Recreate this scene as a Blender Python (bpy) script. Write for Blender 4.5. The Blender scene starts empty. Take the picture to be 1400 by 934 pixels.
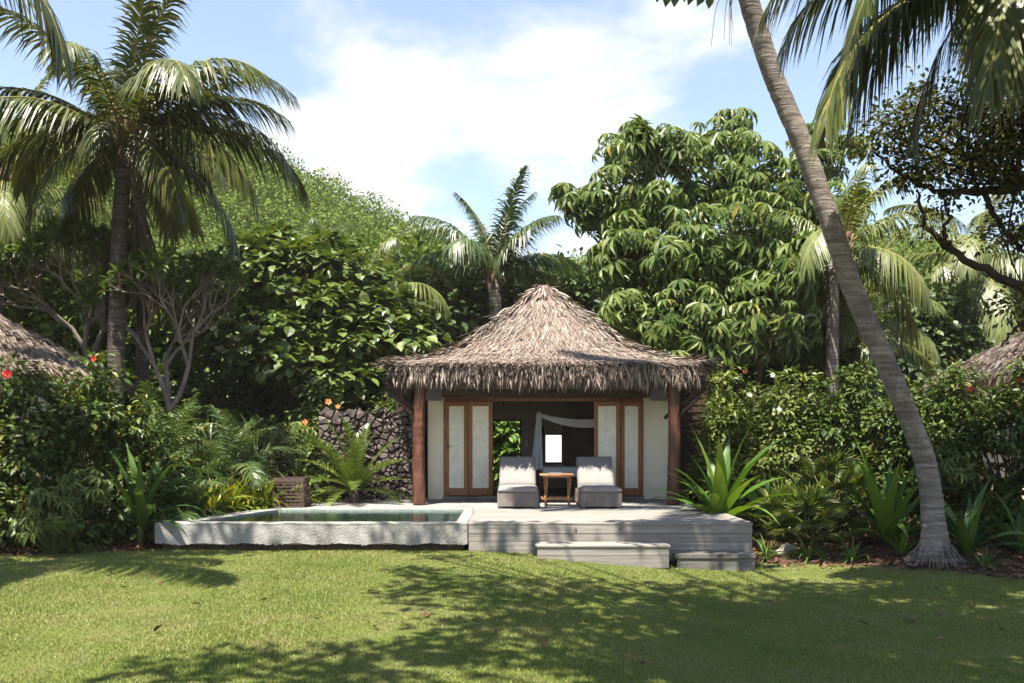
import bpy, bmesh, math, random
import numpy as np
from mathutils import Vector
PI = math.pi
SC = bpy.context.scene
COL = SC.collection
F = 1300.0; CAMZ = 1.97; HOR = 601.0

def P(px, py, Y):
    """point at depth Y that the photograph (1400 px wide) shows at px, py"""
    return np.array([(px - 700) * Y / F, Y, CAMZ - (py - HOR) * Y / F])
def sm(a, b, x):
    t = np.clip((np.asarray(x, float) - a) / (b - a), 0, 1)
    return t * t * (3 - 2 * t)
def nrm(v):
    v = np.asarray(v, float)
    return v / np.maximum(np.linalg.norm(v, axis=-1, keepdims=True), 1e-9)

# ------------------------------------------------------------------ mesh buffer
class MB:
    def __init__(s):
        s.V = []; s.F = {3: [], 4: []}; s.M = {3: [], 4: []}; s.n = 0
    def add(s, V, Fs, mat=0):
        V = np.asarray(V, float).reshape(-1, 3)
        if not isinstance(Fs, (list, tuple)) or (len(Fs) and np.ndim(Fs[0]) == 1):
            Fs = [Fs]
        for f in Fs:
            f = np.asarray(f, int)
            if f.size == 0: continue
            k = f.shape[1]
            s.F[k].append(f + s.n); s.M[k].append(np.full(len(f), mat, int))
        s.V.append(V); s.n += len(V)
        return s
    def build(s, name, mats, parent=None, smooth=False, local=False, link=True):
        V = np.concatenate(s.V)
        if parent is not None and not local:
            q = parent
            while q is not None: V = V - np.array(q.location); q = q.parent
        me = bpy.data.meshes.new(name)
        me.vertices.add(len(V)); me.vertices.foreach_set('co', V.astype(np.float32).ravel())
        loops = []; starts = []; tots = []; mi = []; pos = 0
        for k in (3, 4):
            if s.F[k]:
                f = np.concatenate(s.F[k]); loops.append(f.ravel())
                starts.append(pos + np.arange(len(f)) * k); tots.append(np.full(len(f), k)); mi.append(np.concatenate(s.M[k]))
                pos += f.size
        loops = np.concatenate(loops); starts = np.concatenate(starts); mi = np.concatenate(mi)
        me.loops.add(len(loops)); me.loops.foreach_set('vertex_index', loops.astype(np.int32))
        me.polygons.add(len(starts)); me.polygons.foreach_set('loop_start', starts.astype(np.int32))
        me.polygons.foreach_set('material_index', mi.astype(np.int32))
        if smooth: me.polygons.foreach_set('use_smooth', np.ones(len(starts), bool))
        else: me.polygons.foreach_set('use_smooth', np.zeros(len(starts), bool))
        for m in (mats if isinstance(mats, (list, tuple)) else [mats]): me.materials.append(m)
        me.update(calc_edges=True); me.validate()
        o = bpy.data.objects.new(name, me)
        if link: COL.objects.link(o)
        if parent is not None: o.parent = parent
        return o

def tag(o, label=None, cat=None, group=None, kind=None):
    if label: o['label'] = label
    if cat: o['category'] = cat
    if group: o['group'] = group
    if kind: o['kind'] = kind
    return o
def thing(name, label, cat, loc=(0, 0, 0), group=None):
    o = bpy.data.objects.new(name, None); COL.objects.link(o)
    o.location = [float(c) for c in loc]; o.empty_display_size = .2
    return tag(o, label, cat, group)

def boxg(x0, x1, y0, y1, z0, z1, bev=0.0):
    if bev <= 0:
        V = [(x0,y0,z0),(x1,y0,z0),(x1,y1,z0),(x0,y1,z0),(x0,y0,z1),(x1,y0,z1),(x1,y1,z1),(x0,y1,z1)]
        return np.array(V), [np.array([(0,3,2,1),(4,5,6,7),(0,1,5,4),(1,2,6,5),(2,3,7,6),(3,0,4,7)])]
    bm = bmesh.new(); bmesh.ops.create_cube(bm, size=1)
    for v in bm.verts:
        v.co = ((x0+x1)/2 + v.co.x*(x1-x0), (y0+y1)/2 + v.co.y*(y1-y0), (z0+z1)/2 + v.co.z*(z1-z0))
    bmesh.ops.bevel(bm, geom=bm.edges[:], offset=bev, segments=2, affect='EDGES', profile=.5)
    bm.verts.index_update()
    V = np.array([v.co[:] for v in bm.verts]); q = []; t = []
    for f in bm.faces:
        ix = [v.index for v in f.verts]
        if len(ix) == 4: q.append(ix)
        elif len(ix) == 3: t.append(ix)
        else:
            for i in range(1, len(ix)-1): t.append([ix[0], ix[i], ix[i+1]])
    bm.free()
    out = []
    if q: out.append(np.array(q))
    if t: out.append(np.array(t))
    return V, out
def box(mb, *a, mat=0, bev=0.0):
    V, f = boxg(*a, bev=bev); mb.add(V, f, mat); return mb
def rotz(V, a, c=(0, 0)):
    V = np.array(V, float); x = V[:, 0]-c[0]; y = V[:, 1]-c[1]
    V[:, 0] = c[0] + x*math.cos(a) - y*math.sin(a); V[:, 1] = c[1] + x*math.sin(a) + y*math.cos(a)
    return V

def spline(pts, n):
    pts = np.asarray(pts, float); m = len(pts)
    if m == 2: return pts[0] + (pts[1]-pts[0])*np.linspace(0, 1, n)[:, None]
    p = np.vstack([2*pts[0]-pts[1], pts, 2*pts[-1]-pts[-2]])
    u = np.linspace(0, m-1-1e-6, n); i = u.astype(int); t = (u-i)[:, None]
    a, b, c, d = p[i], p[i+1], p[i+2], p[i+3]
    return .5*((2*b) + (c-a)*t + (2*a-5*b+4*c-d)*t*t + (3*b-a-3*c+d)*t**3)
def tube(mb, pts, rad, sides=8, mat=0, cap=True, jit=0, rng=None):
    pts = np.asarray(pts, float); n = len(pts); rad = np.broadcast_to(np.asarray(rad, float), (n,))
    T = nrm(np.gradient(pts, axis=0))
    ref = np.array([0, 0, 1.]) if abs(T[0][2]) < .9 else np.array([1., 0, 0])
    X = nrm(np.cross(T[0], ref)); V = []
    a = np.arange(sides)/sides*2*PI
    for i in range(n):
        X = nrm(X - T[i]*np.dot(X, T[i])); Y = np.cross(T[i], X)
        r = rad[i]*(1 + (jit*rng.standard_normal(sides) if jit else 0))
        V.append(pts[i] + (np.cos(a)*r)[:, None]*X + (np.sin(a)*r)[:, None]*Y)
    V = np.concatenate(V)
    i = np.arange(n-1)[:, None]*sides; j = np.arange(sides)[None]; k = (j+1) % sides
    q = np.stack([i+j, i+k, i+k+sides, i+j+sides], -1).reshape(-1, 4)
    fs = [q]
    if cap:
        V = np.vstack([V, pts[0], pts[-1]]); c0 = n*sides; c1 = c0+1; b = (n-1)*sides; jj = np.arange(sides); kk = (jj+1) % sides
        fs.append(np.vstack([np.stack([np.full(sides, c0), kk, jj], -1), np.stack([np.full(sides, c1), b+jj, b+kk], -1)]))
    mb.add(V, fs, mat); return mb

# leaf templates: along +Y, width X, normal Z
LEAF = (np.array([(0,0,0),(0,.33,-.02),(0,.68,-.05),(0,1,-.16),(-.42,.3,.07),(-.4,.66,.02),(.42,.3,.07),(.4,.66,.02)]),
        [np.array([(0,1,4),(2,3,5),(0,6,1),(2,7,3)]), np.array([(1,2,5,4),(1,6,7,2)])])
LEAF2 = (np.array([(0,0,0),(-.5,.45,.12),(0,1,-.08),(.5,.45,.12)]), [np.array([(0,2,1),(0,3,2)])])
def inst(mb, tm, pos, d, n, sc, mat=0):
    """copies of a leaf template: base positions, axis directions, normals, scales (n,3)"""
    T, fs = tm; y = nrm(d); x = nrm(np.cross(y, n)); z = np.cross(x, y)
    R = np.stack([x, y, z], -1); S = T[None]*np.asarray(sc)[:, None, :]
    V = pos[:, None] + np.einsum('nij,nkj->nki', R, S)
    N, K = len(pos), len(T); off = (np.arange(N)*K)[:, None, None]
    mb.add(V.reshape(-1, 3), [(f[None]+off).reshape(-1, f.shape[1]) for f in fs], mat)
def rdir(rng, n):
    return nrm(rng.standard_normal((n, 3)))

def foliage(mb, rng, blobs, ncl, clr, nl, L, W, tm=LEAF, droop=.4, up=.8, mat=0, shell=.6, low=-.6, flat=.7):
    """leaf clumps spread through ellipsoid blobs; returns the clump centres"""
    tot = sum(b[1][0]*b[1][2] for b in blobs); cs = []
    for c, r in blobs:
        c = np.asarray(c, float); r = np.asarray(r, float)
        k = max(3, int(ncl*r[0]*r[2]/tot)); u = rdir(rng, k*2); u = u[u[:, 2] > low][:k]; k = len(u)
        rad = shell + (1-shell)*rng.random(k)**.6
        cc = c + u*r*rad[:, None]; cs.append(cc)
        m = max(4, int(nl)); cnt = rng.integers(int(m*.6), int(m*1.4)+1, k); idx = np.repeat(np.arange(k), cnt); n = len(idx)
        cr = clr*(.7+.6*rng.random(k))[idx, None]
        o = rng.standard_normal((n, 3))*np.array([1, 1, flat])*.5
        pos = cc[idx] + o*cr
        out = nrm(pos-c); d = nrm(out*.6 + nrm(o)*.7 + rdir(rng, n)*.6 + np.array([0, 0, -droop]))
        nn = nrm(np.array([0, 0, up]) + out*.55 + rdir(rng, n)*.55)
        s = L*(.65+.6*rng.random(n)); inst(mb, tm, pos, d, nn, np.stack([s*W, s, s], -1), mat)
    return np.concatenate(cs)

# ------------------------------------------------------------------ materials
class NT:
    def __init__(s, name):
        s.m = bpy.data.materials.new(name); s.m.use_nodes = True; s.t = s.m.node_tree; s.t.nodes.clear()
        s.out = s.n('ShaderNodeOutputMaterial')
    def n(s, typ, ins=None, **kw):
        x = s.t.nodes.new(typ)
        for k, v in kw.items(): setattr(x, k, v)
        for k, v in (ins or {}).items():
            if isinstance(v, bpy.types.NodeSocket): s.t.links.new(v, x.inputs[k])
            else: x.inputs[k].default_value = v
        return x
    def link(s, a, b): s.t.links.new(a, b)
    def ramp(s, fac, stops):
        r = s.n('ShaderNodeValToRGB', {'Fac': fac}); e = r.color_ramp.elements
        while len(e) < len(stops): e.new(.5)
        for i, (p, c) in enumerate(stops):
            e[i].position = p; e[i].color = (*c, 1) if len(c) == 3 else c
        return r.outputs[0]
    def mix(s, fac, a, b, mode='MIX'):
        x = s.n('ShaderNodeMix', data_type='RGBA', blend_type=mode)
        for i, v in ((0, fac), (6, a), (7, b)):
            if isinstance(v, bpy.types.NodeSocket): s.t.links.new(v, x.inputs[i])
            else: x.inputs[i].default_value = v if i == 0 or len(v) == 4 else (*v, 1)
        return x.outputs[2]
    def noise(s, scale, vec=None, detail=4, rough=.55, dist=0):
        ins = {'Scale': scale, 'Detail': detail, 'Roughness': rough, 'Distortion': dist}
        if vec is not None: ins['Vector'] = vec
        return s.n('ShaderNodeTexNoise', ins).outputs['Fac']
    def coord(s, scale=(1, 1, 1)):
        g = s.n('ShaderNodeTexCoord').outputs['Object']
        return s.n('ShaderNodeMapping', {'Vector': g, 'Scale': scale}).outputs[0]
    def bump(s, h, strength=.5, dist=.02):
        return s.n('ShaderNodeBump', {'Height': h, 'Strength': strength, 'Distance': dist}).outputs[0]
    def bsdf(s, col, rough=.6, spec=.5, normal=None, **kw):
        ins = {'Base Color': col if isinstance(col, bpy.types.NodeSocket) else (*col, 1), 'Roughness': rough, 'Specular IOR Level': spec}
        if normal is not None: ins['Normal'] = normal
        ins.update(kw)
        b = s.n('ShaderNodeBsdfPrincipled', ins); return b.outputs[0]
    def done(s, sh): s.link(sh, s.out.inputs[0]); return s.m

def leaf_mat(name, stops, rough=.42, spec=.5, trans=.28, tint=(1.25, 1.2, .5), noise=1.5, back=None):
    t = NT(name)
    r = t.n('ShaderNodeNewGeometry').outputs['Random Per Island']
    stops = [(p, (q[0]*1.1, q[1]*1.06, q[2]*.9)) if q[1] > q[0] else (p, q) for p, q in stops]
    c = t.ramp(r, stops)
    nz = t.noise(noise, t.coord(), 2)
    c = t.mix(t.ramp(nz, [(.3, (0, 0, 0)), (.7, (1, 1, 1))]), t.mix(1, c, (.72, .78, .75), 'MULTIPLY'), c)
    p = t.bsdf(c, rough, spec)
    tr = t.n('ShaderNodeBsdfTranslucent', {'Color': t.mix(1, c, tint, 'MULTIPLY')}).outputs[0]
    return t.done(t.n('ShaderNodeMixShader', {0: trans, 1: p, 2: tr}).outputs[0])
def surf_mat(name, stops, scale=4, stretch=(1, 1, 1), rough=.7, spec=.3, bump=.4, bdist=.02, bscale=None, detail=6, island=0):
    t = NT(name); v = t.coord(stretch); nz = t.noise(scale, v, detail, .6)
    c = t.ramp(nz, stops)
    if island:
        r = t.n('ShaderNodeNewGeometry').outputs['Random Per Island']
        c = t.mix(1, c, t.ramp(r, [(0, (1-island,)*3), (1, (1,)*3)]), 'MULTIPLY')
    h = t.noise(bscale or scale*3, v, 5, .65)
    return t.done(t.bsdf(c, rough, spec, t.bump(h, bump, bdist)))

M = {}
M['palm'] = leaf_mat('coconut_leaf', [(0, (.035, .055, .012)), (.5, (.065, .085, .018)), (.85, (.12, .12, .03)), (1, (.22, .18, .06))], .4, .45, .22)
M['palm_pale'] = leaf_mat('pale_palm_leaf', [(0, (.07, .1, .025)), (.5, (.12, .15, .045)), (1, (.24, .24, .1))], .4, .5, .3)
M['palm_green'] = leaf_mat('fresh_palm_leaf', [(0, (.03, .07, .02)), (.6, (.06, .1, .03)), (1, (.12, .14, .05))], .38, .5, .25)
M['dead_palm'] = leaf_mat('dry_palm_leaf', [(0, (.05, .028, .018)), (.6, (.1, .06, .036)), (1, (.2, .13, .08))], .7, .2, .1, (1, .8, .6))
M['rachis'] = surf_mat('frond_rib', [(.3, (.14, .13, .03)), (.7, (.24, .2, .06))], 3)
M['rachis_dead'] = surf_mat('dry_frond_rib', [(.3, (.1, .06, .035)), (.7, (.18, .11, .07))], 3)
M['umb'] = leaf_mat('umbrella_leaf', [(0, (.05, .09, .02)), (.5, (.1, .15, .035)), (.97, (.15, .19, .06)), (1, (.28, .22, .05))], .42, .4, .3)
M['round'] = leaf_mat('round_leaf', [(0, (.045, .075, .016)), (.6, (.085, .13, .03)), (1, (.14, .18, .055))], .42, .4, .22)
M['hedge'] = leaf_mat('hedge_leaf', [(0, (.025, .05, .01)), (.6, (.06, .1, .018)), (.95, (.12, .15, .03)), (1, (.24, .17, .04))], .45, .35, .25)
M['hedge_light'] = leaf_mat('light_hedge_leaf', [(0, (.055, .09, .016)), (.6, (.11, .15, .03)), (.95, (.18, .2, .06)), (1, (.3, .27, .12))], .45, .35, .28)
M['dark'] = leaf_mat('dark_small_leaf', [(0, (.03, .045, .012)), (.6, (.06, .075, .018)), (1, (.14, .1, .025))], .5, .3, .35)
M['hill'] = leaf_mat('hillside_leaf', [(0, (.055, .1, .016)), (.5, (.1, .155, .026)), (1, (.16, .2, .045))], .7, .15, .2, noise=.3)
M['backwood'] = leaf_mat('back_tree_leaf', [(0, (.025, .055, .015)), (.6, (.05, .085, .025)), (1, (.09, .12, .035))], .45, .4, .22, noise=.6)
M['strap'] = leaf_mat('strap_leaf', [(0, (.04, .1, .015)), (.5, (.075, .155, .02)), (1, (.15, .22, .035))], .48, .4, .3, noise=4)
M['strap_dark'] = leaf_mat('dark_strap_leaf', [(0, (.025, .065, .015)), (.6, (.045, .1, .02)), (1, (.1, .16, .03))], .46, .4, .28, noise=4)
M['strap_yellow'] = leaf_mat('yellow_strap_leaf', [(0, (.06, .11, .012)), (.5, (.14, .18, .015)), (1, (.38, .32, .02))], .4, .4, .35, noise=4)
M['strap_grey'] = leaf_mat('grey_strap_leaf', [(0, (.03, .055, .03)), (.6, (.06, .09, .05)), (1, (.12, .15, .09))], .35, .5, .2, noise=4)
M['cycad'] = leaf_mat('cycad_leaf', [(0, (.04, .085, .012)), (.6, (.085, .13, .018)), (1, (.16, .18, .03))], .38, .5, .28)
M['fan'] = leaf_mat('fan_leaf', [(0, (.05, .09, .015)), (.6, (.1, .14, .024)), (1, (.2, .18, .05))], .4, .4, .28)
M['frang'] = leaf_mat('frangipani_leaf', [(0, (.05, .09, .018)), (1, (.12, .16, .04))], .36, .5, .28)
M['almond'] = leaf_mat('almond_leaf', [(0, (.03, .065, .015)), (1, (.09, .13, .025))], .35, .5, .25)
M['litter'] = leaf_mat('fallen_leaf', [(0, (.05, .022, .014)), (.6, (.13, .06, .035)), (1, (.26, .16, .09))], .75, .2, .05, (1, .8, .6))
M['thatch'] = leaf_mat('thatch_leaf', [(0, (.075, .045, .032)), (.3, (.19, .138, .112)), (.7, (.31, .24, .205)), (1, (.42, .35, .31))], .75, .2, .06, (1, .85, .7), noise=1.2)
M['thatch_fringe'] = leaf_mat('thatch_fringe_leaf', [(0, (.075, .046, .035)), (.4, (.2, .145, .12)), (1, (.38, .31, .275))], .7, .25, .1, (1, .85, .7))
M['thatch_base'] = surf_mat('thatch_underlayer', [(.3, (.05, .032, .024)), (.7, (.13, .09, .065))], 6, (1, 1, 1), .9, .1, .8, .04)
M['coco_trunk'] = None
def trunk_mat(name, a, b, c):
    t = NT(name); v = t.coord((.8, .8, 9)); n1 = t.noise(2.4, v, 7, .68); n2 = t.noise(2.6, t.coord((1, 1, .7)), 6, .7)
    col = t.ramp(n1, [(.3, a), (.5, b), (.72, c)])
    col = t.mix(t.ramp(n2, [(.48, (0, 0, 0)), (.62, (.75,)*3)]), col, tuple(x*.5 for x in b))
    w = t.noise(9, t.coord((1.4, 1.4, 3)), 6, .7)
    h = t.mix(.35, n1, w)
    return t.done(t.bsdf(col, .85, .2, t.bump(h, 1, .05)))
M['coco_trunk'] = trunk_mat('coconut_bark', (.085, .068, .056), (.225, .19, .165), (.4, .355, .32))
M['dark_trunk'] = trunk_mat('dark_palm_bark', (.035, .026, .022), (.085, .066, .056), (.17, .14, .12))
M['bark'] = surf_mat('tree_bark', [(.3, (.045, .033, .026)), (.55, (.1, .075, .06)), (.75, (.19, .155, .13))], 3, (1, 1, .35), .85, .2, .8, .03)
M['grey_bark'] = surf_mat('frangipani_bark', [(.3, (.11, .085, .07)), (.7, (.27, .22, .185))], 5, (1, 1, .6), .8, .2, .4, .01)
M['black_bark'] = surf_mat('dark_bark', [(.3, (.018, .012, .01)), (.7, (.06, .042, .034))], 4, (1, 1, .5), .85, .2, .7, .02)
M['stem'] = surf_mat('green_stem', [(.3, (.06, .07, .02)), (.7, (.12, .12, .04))], 5)
M['red_log'] = surf_mat('varnished_log', [(.28, (.03, .011, .007)), (.5, (.085, .03, .017)), (.75, (.17, .075, .042))], 3, (3.5, 3.5, .8), .5, .4, .6, .012)
M['grey_timber'] = surf_mat('grey_timber', [(.3, (.05, .038, .034)), (.7, (.11, .09, .085))], 3, (.5, 4, 4), .8, .2, .3, .005)
M['teak'] = surf_mat('teak', [(.3, (.17, .056, .014)), (.7, (.3, .118, .034))], 4, (5, 5, .6), .42, .45, .15, .004)
M['teak_light'] = surf_mat('pale_teak', [(.3, (.3, .13, .05)), (.7, (.46, .23, .1))], 6, (2, 2, 2), .5, .4, .15, .004)
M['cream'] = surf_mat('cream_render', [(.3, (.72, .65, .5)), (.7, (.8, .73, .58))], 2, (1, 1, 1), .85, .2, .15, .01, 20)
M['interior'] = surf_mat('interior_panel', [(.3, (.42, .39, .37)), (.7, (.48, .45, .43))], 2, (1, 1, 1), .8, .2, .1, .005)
M['dark_wood'] = surf_mat('dark_room_timber', [(.3, (.028, .016, .011)), (.7, (.07, .04, .028))], 3, (1, 4, 4), .55, .35, .2, .005)
M['white_wall'] = surf_mat('white_render', [(.3, (.78, .77, .74)), (.7, (.84, .83, .8))], 2)
def glass_mat():
    t = NT('etched_glass'); v = t.n('ShaderNodeTexVoronoi', {'Scale': 9.0, 'Vector': t.coord()}).outputs['Distance']
    nz = t.noise(5, t.coord(), 4, .6, 1.5)
    c = t.mix(t.ramp(nz, [(.42, (0, 0, 0)), (.58, (1, 1, 1))]), (.68, .665, .55), (.77, .75, .64))
    return t.done(t.bsdf(c, .22, .5, t.bump(v, .25, .01)))
M['glass'] = glass_mat()
M['wicker'] = None
def wicker_mat(name, a, b, sx=46, sz=95):
    t = NT(name); g = t.coord()
    w1 = t.n('ShaderNodeTexWave', {'Vector': g, 'Scale': sx/6.28*2, 'Distortion': .3, 'Detail': 1.0}, bands_direction='X').outputs['Fac']
    w2 = t.n('ShaderNodeTexWave', {'Vector': g, 'Scale': sz/6.28*2, 'Distortion': .3, 'Detail': 1.0}, bands_direction='Z').outputs['Fac']
    h = t.mix(.5, w1, w2); nz = t.noise(14, g, 3)
    c = t.mix(1, t.ramp(h, [(.2, a), (.7, b)]), t.ramp(nz, [(.3, (.75,)*3), (.7, (1,)*3)]), 'MULTIPLY')
    return t.done(t.bsdf(c, .55, .4, t.bump(h, .9, .01)))
M['wicker'] = wicker_mat('grey_wicker', (.075, .06, .055), (.32, .265, .24))
M['brown_wicker'] = wicker_mat('brown_wicker', (.03, .014, .01), (.09, .045, .032))
M['cushion'] = surf_mat('stone_cloth', [(.3, (.19, .178, .172)), (.7, (.22, .208, .202))], 3, (1, 1, 1), .9, .1, .25, .006, 60)
M['net'] = surf_mat('white_net', [(.3, (.7, .72, .78)), (.7, (.78, .8, .86))], 3, (1, 1, 1), .9, .1, .1, .005)
M['metal'] = surf_mat('dull_metal', [(.3, (.1, .09, .08)), (.7, (.16, .15, .14))], 5, rough=.35)
M['flower_red'] = leaf_mat('red_petal', [(0, (.5, .012, .01)), (1, (.7, .03, .02))], .5, .3, .3, (1, .6, .6))
M['flower_orange'] = leaf_mat('orange_petal', [(0, (.6, .12, .03)), (1, (.75, .25, .08))], .5, .3, .3, (1, .8, .6))
M['flower_white'] = leaf_mat('white_petal', [(0, (.7, .68, .55)), (1, (.8, .78, .7))], .5, .3, .3, (1, 1, .9))
M['sconce'] = surf_mat('white_ceramic', [(.3, (.7, .7, .68)), (.7, (.75, .75, .73))], 3, rough=.3)
M['rock'] = surf_mat('pale_rock', [(.3, (.13, .11, .1)), (.7, (.3, .27, .24))], 4, bump=.8)
def lava_mat():
    t = NT('lava_stone'); g = t.coord(); v = t.n('ShaderNodeTexVoronoi', {'Scale': 9.0, 'Vector': g}).outputs['Color']
    bw = t.n('ShaderNodeRGBToBW', {'Color': v}).outputs[0]
    c = t.ramp(bw, [(.15, (.045, .034, .032)), (.5, (.105, .082, .076)), (.85, (.2, .165, .152))])
    sp = t.n('ShaderNodeSeparateXYZ', {0: g}).outputs[1]; dp = t.n('ShaderNodeMapRange', {0: sp, 1: 19.972, 2: 19.99}).outputs[0]
    c = t.mix(dp, c, (.03, .024, .022))
    return t.done(t.bsdf(c, .85, .25, t.bump(t.noise(22, g, 5, .7), .7, .02)))
M['lava'] = lava_mat()
def concrete_mat(name, a, b, stain):
    t = NT(name); g = t.coord(); n1 = t.noise(1.3, g, 6, .65); n2 = t.noise(2.6, t.coord((1, 1, .5)), 6, .62); n3 = t.noise(40, g, 3)
    c = t.ramp(n1, [(.3, a), (.7, b)])
    c = t.mix(t.ramp(n2, [(.46, (0, 0, 0)), (.66, (.85,)*3)]), c, stain)
    c = t.mix(t.ramp(n3, [(.66, (0, 0, 0)), (.8, (.25,)*3)]), c, stain)
    return t.done(t.bsdf(c, .9, .15, t.bump(t.mix(.4, n2, t.noise(9, g, 4, .6)), .3, .012)))
M['concrete'] = concrete_mat('weathered_concrete', (.25, .24, .225), (.33, .32, .3), (.11, .105, .095))
M['paving'] = concrete_mat('terrace_paving', (.215, .208, .198), (.26, .252, .24), (.15, .147, .14))
def deck_mat(name, k=1.0):
    t = NT(name); n1 = t.noise(2.2, t.coord((.7, 12, 12)), 7, .65); n2 = t.noise(1.1, t.coord((1, 2, 4)), 4)
    r = t.n('ShaderNodeNewGeometry').outputs['Random Per Island']
    c = t.ramp(n1, [(.28, tuple(k*x for x in (.19, .168, .145))), (.5, tuple(k*x for x in (.35, .32, .285))), (.75, tuple(k*x for x in (.47, .435, .39)))])
    c = t.mix(1, c, t.ramp(r, [(0, (.72, .72, .72)), (1, (1, 1, 1))]), 'MULTIPLY')
    c = t.mix(t.ramp(n2, [(.5, (0, 0, 0)), (.75, (.55,)*3)]), c, (.17, .155, .14))
    return t.done(t.bsdf(c, .8, .25, t.bump(n1, .5, .008)))
M['deck'] = deck_mat('silvered_deck_timber', .74)
M['deck_step'] = deck_mat('silvered_step_timber', .72)
M['old_step'] = deck_mat('old_dark_step_timber', .42)
def tile_mat():
    t = NT('pool_tile'); b = t.n('ShaderNodeTexBrick', {'Vector': t.coord(), 'Color1': (.17, .22, .2, 1), 'Color2': (.25, .3, .27, 1), 'Mortar': (.33, .36, .33, 1), 'Scale': 9.0, 'Mortar Size': .03, 'Brick Width': .5, 'Row Height': .5}, offset=0)
    return t.done(t.bsdf(b.outputs[0], .3))
M['tile'] = tile_mat()
def water_mat():
    t = NT('pool_water'); nb = t.bump(t.noise(7, t.coord(), 3, .5), .25, .02)
    fr = t.n('ShaderNodeFresnel', {'IOR': 1.33, 'Normal': nb}).outputs[0]
    tr = t.n('ShaderNodeBsdfTransparent', {'Color': (.32, .45, .42, 1)}).outputs[0]
    gl = t.n('ShaderNodeBsdfGlossy', {'Roughness': .04, 'Normal': nb, 'Color': (.9, .95, .95, 1)}).outputs[0]
    return t.done(t.n('ShaderNodeMixShader', {0: fr, 1: tr, 2: gl}).outputs[0])
M['water'] = water_mat()
def ground_mat():
    t = NT('garden_soil'); g = t.coord(); n1 = t.noise(1.5, g, 6, .65); n2 = t.noise(14, g, 5, .7)
    c = t.ramp(n1, [(.3, (.045, .026, .018)), (.6, (.09, .055, .038)), (.8, (.15, .1, .07))])
    return t.done(t.bsdf(c, .95, .1, t.bump(n2, 1, .05)))
M['soil'] = ground_mat()
def lawn_col(t, g):
    n1 = t.noise(.7, g, 6, .68); n2 = t.noise(2.4, g, 6, .7)
    c = t.ramp(n1, [(.3, (.135, .178, .042)), (.5, (.185, .222, .06)), (.7, (.24, .24, .095))])
    c = t.mix(t.ramp(n2, [(.5, (0, 0, 0)), (.78, (.6,)*3)]), c, (.28, .22, .135))
    return c
def lawn_mat():
    t = NT('lawn_turf'); g = t.coord(); c = lawn_col(t, g)
    c = t.mix(1, c, (.6, .6, .55), 'MULTIPLY')
    return t.done(t.bsdf(c, .95, .1, t.bump(t.noise(30, g, 4, .7), 1, .04)))
M['lawn'] = lawn_mat()
def blade_mat():
    t = NT('grass_blade'); g = t.coord(); c = lawn_col(t, g)
    r = t.n('ShaderNodeNewGeometry').outputs['Random Per Island']
    c = t.mix(1, c, t.ramp(r, [(0, (.62, .68, .5)), (.85, (1.05, 1.05, 1)), (1, (1.5, 1.3, 1.2))]), 'MULTIPLY')
    p = t.bsdf(c, .55, .3); tr = t.n('ShaderNodeBsdfTranslucent', {'Color': t.mix(1, c, (1.2, 1.2, .6), 'MULTIPLY')}).outputs[0]
    return t.done(t.n('ShaderNodeMixShader', {0: .3, 1: p, 2: tr}).outputs[0])
M['blade'] = blade_mat()
M['hill_ground'] = surf_mat('hill_scrub_ground', [(.3, (.045, .07, .015)), (.7, (.1, .13, .03))], .4, rough=.95, spec=.1)

# ------------------------------------------------------------------ terrain
RX = [-900, 0, 200, 300, 360, 400, 470, 520, 560, 600, 650, 700, 830, 950, 1050, 1120, 1165, 1255, 1400, 2300]
RY = [192, 205, 210, 222, 242, 262, 298, 334, 350, 366, 384, 398, 398, 385, 352, 340, 350, 378, 415, 440]
YR = 90.0
def ridge(x):
    py = np.interp(700 + F*np.asarray(x)/YR, RX, RY)
    return CAMZ + (HOR-py)*YR/F
def gz(x, y):
    x = np.asarray(x, float); y = np.asarray(y, float)
    z = .255*(1-sm(-.9, 3.6, x))*sm(3, 11, y)
    z = z + .2*sm(14.6, 16.4, y)*sm(3.6, 4.4, x) + .12*sm(14, 16, y)*(1-sm(-6.2, -5.4, x))
    t = np.clip((y-33)/(YR-33), 0, 1); h = (t**.85)*ridge(x)
    h = np.where(y > YR, ridge(x)*(1-.35*sm(YR, YR+90, y)), h)
    return z + h
xs = np.concatenate([np.linspace(-260, -40, 45)[:-1], np.linspace(-40, -10, 31)[:-1], np.linspace(-10, 10, 61)[:-1], np.linspace(10, 40, 31)[:-1], np.linspace(40, 260, 45)])
ys = np.concatenate([np.linspace(-90, 0, 19)[:-1], np.linspace(0, 24, 73)[:-1], np.linspace(24, 100, 77)[:-1], np.linspace(100, 320, 34)])
def sheet(mb, xs, ys, fn, keep=None, mat=0):
    X, Y = np.meshgrid(xs, ys); V = np.stack([X, Y, fn(X, Y)], -1).reshape(-1, 3)
    nx, ny = len(xs), len(ys); i, j = np.meshgrid(np.arange(nx-1), np.arange(ny-1)); a = j*nx+i
    q = np.stack([a, a+1, a+1+nx, a+nx], -1).reshape(-1, 4)
    if keep is not None: q = q[keep(V[q].mean(1))]
    mb.add(V, q, mat)
g = MB(); sheet(g, xs, ys, gz, lambda c: c[:, 1] < 37, 0); sheet(g, xs, ys, gz, lambda c: c[:, 1] >= 37, 1)
tag(g.build('ground', [M['soil'], M['hill_ground']], smooth=True), kind='structure')

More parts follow.
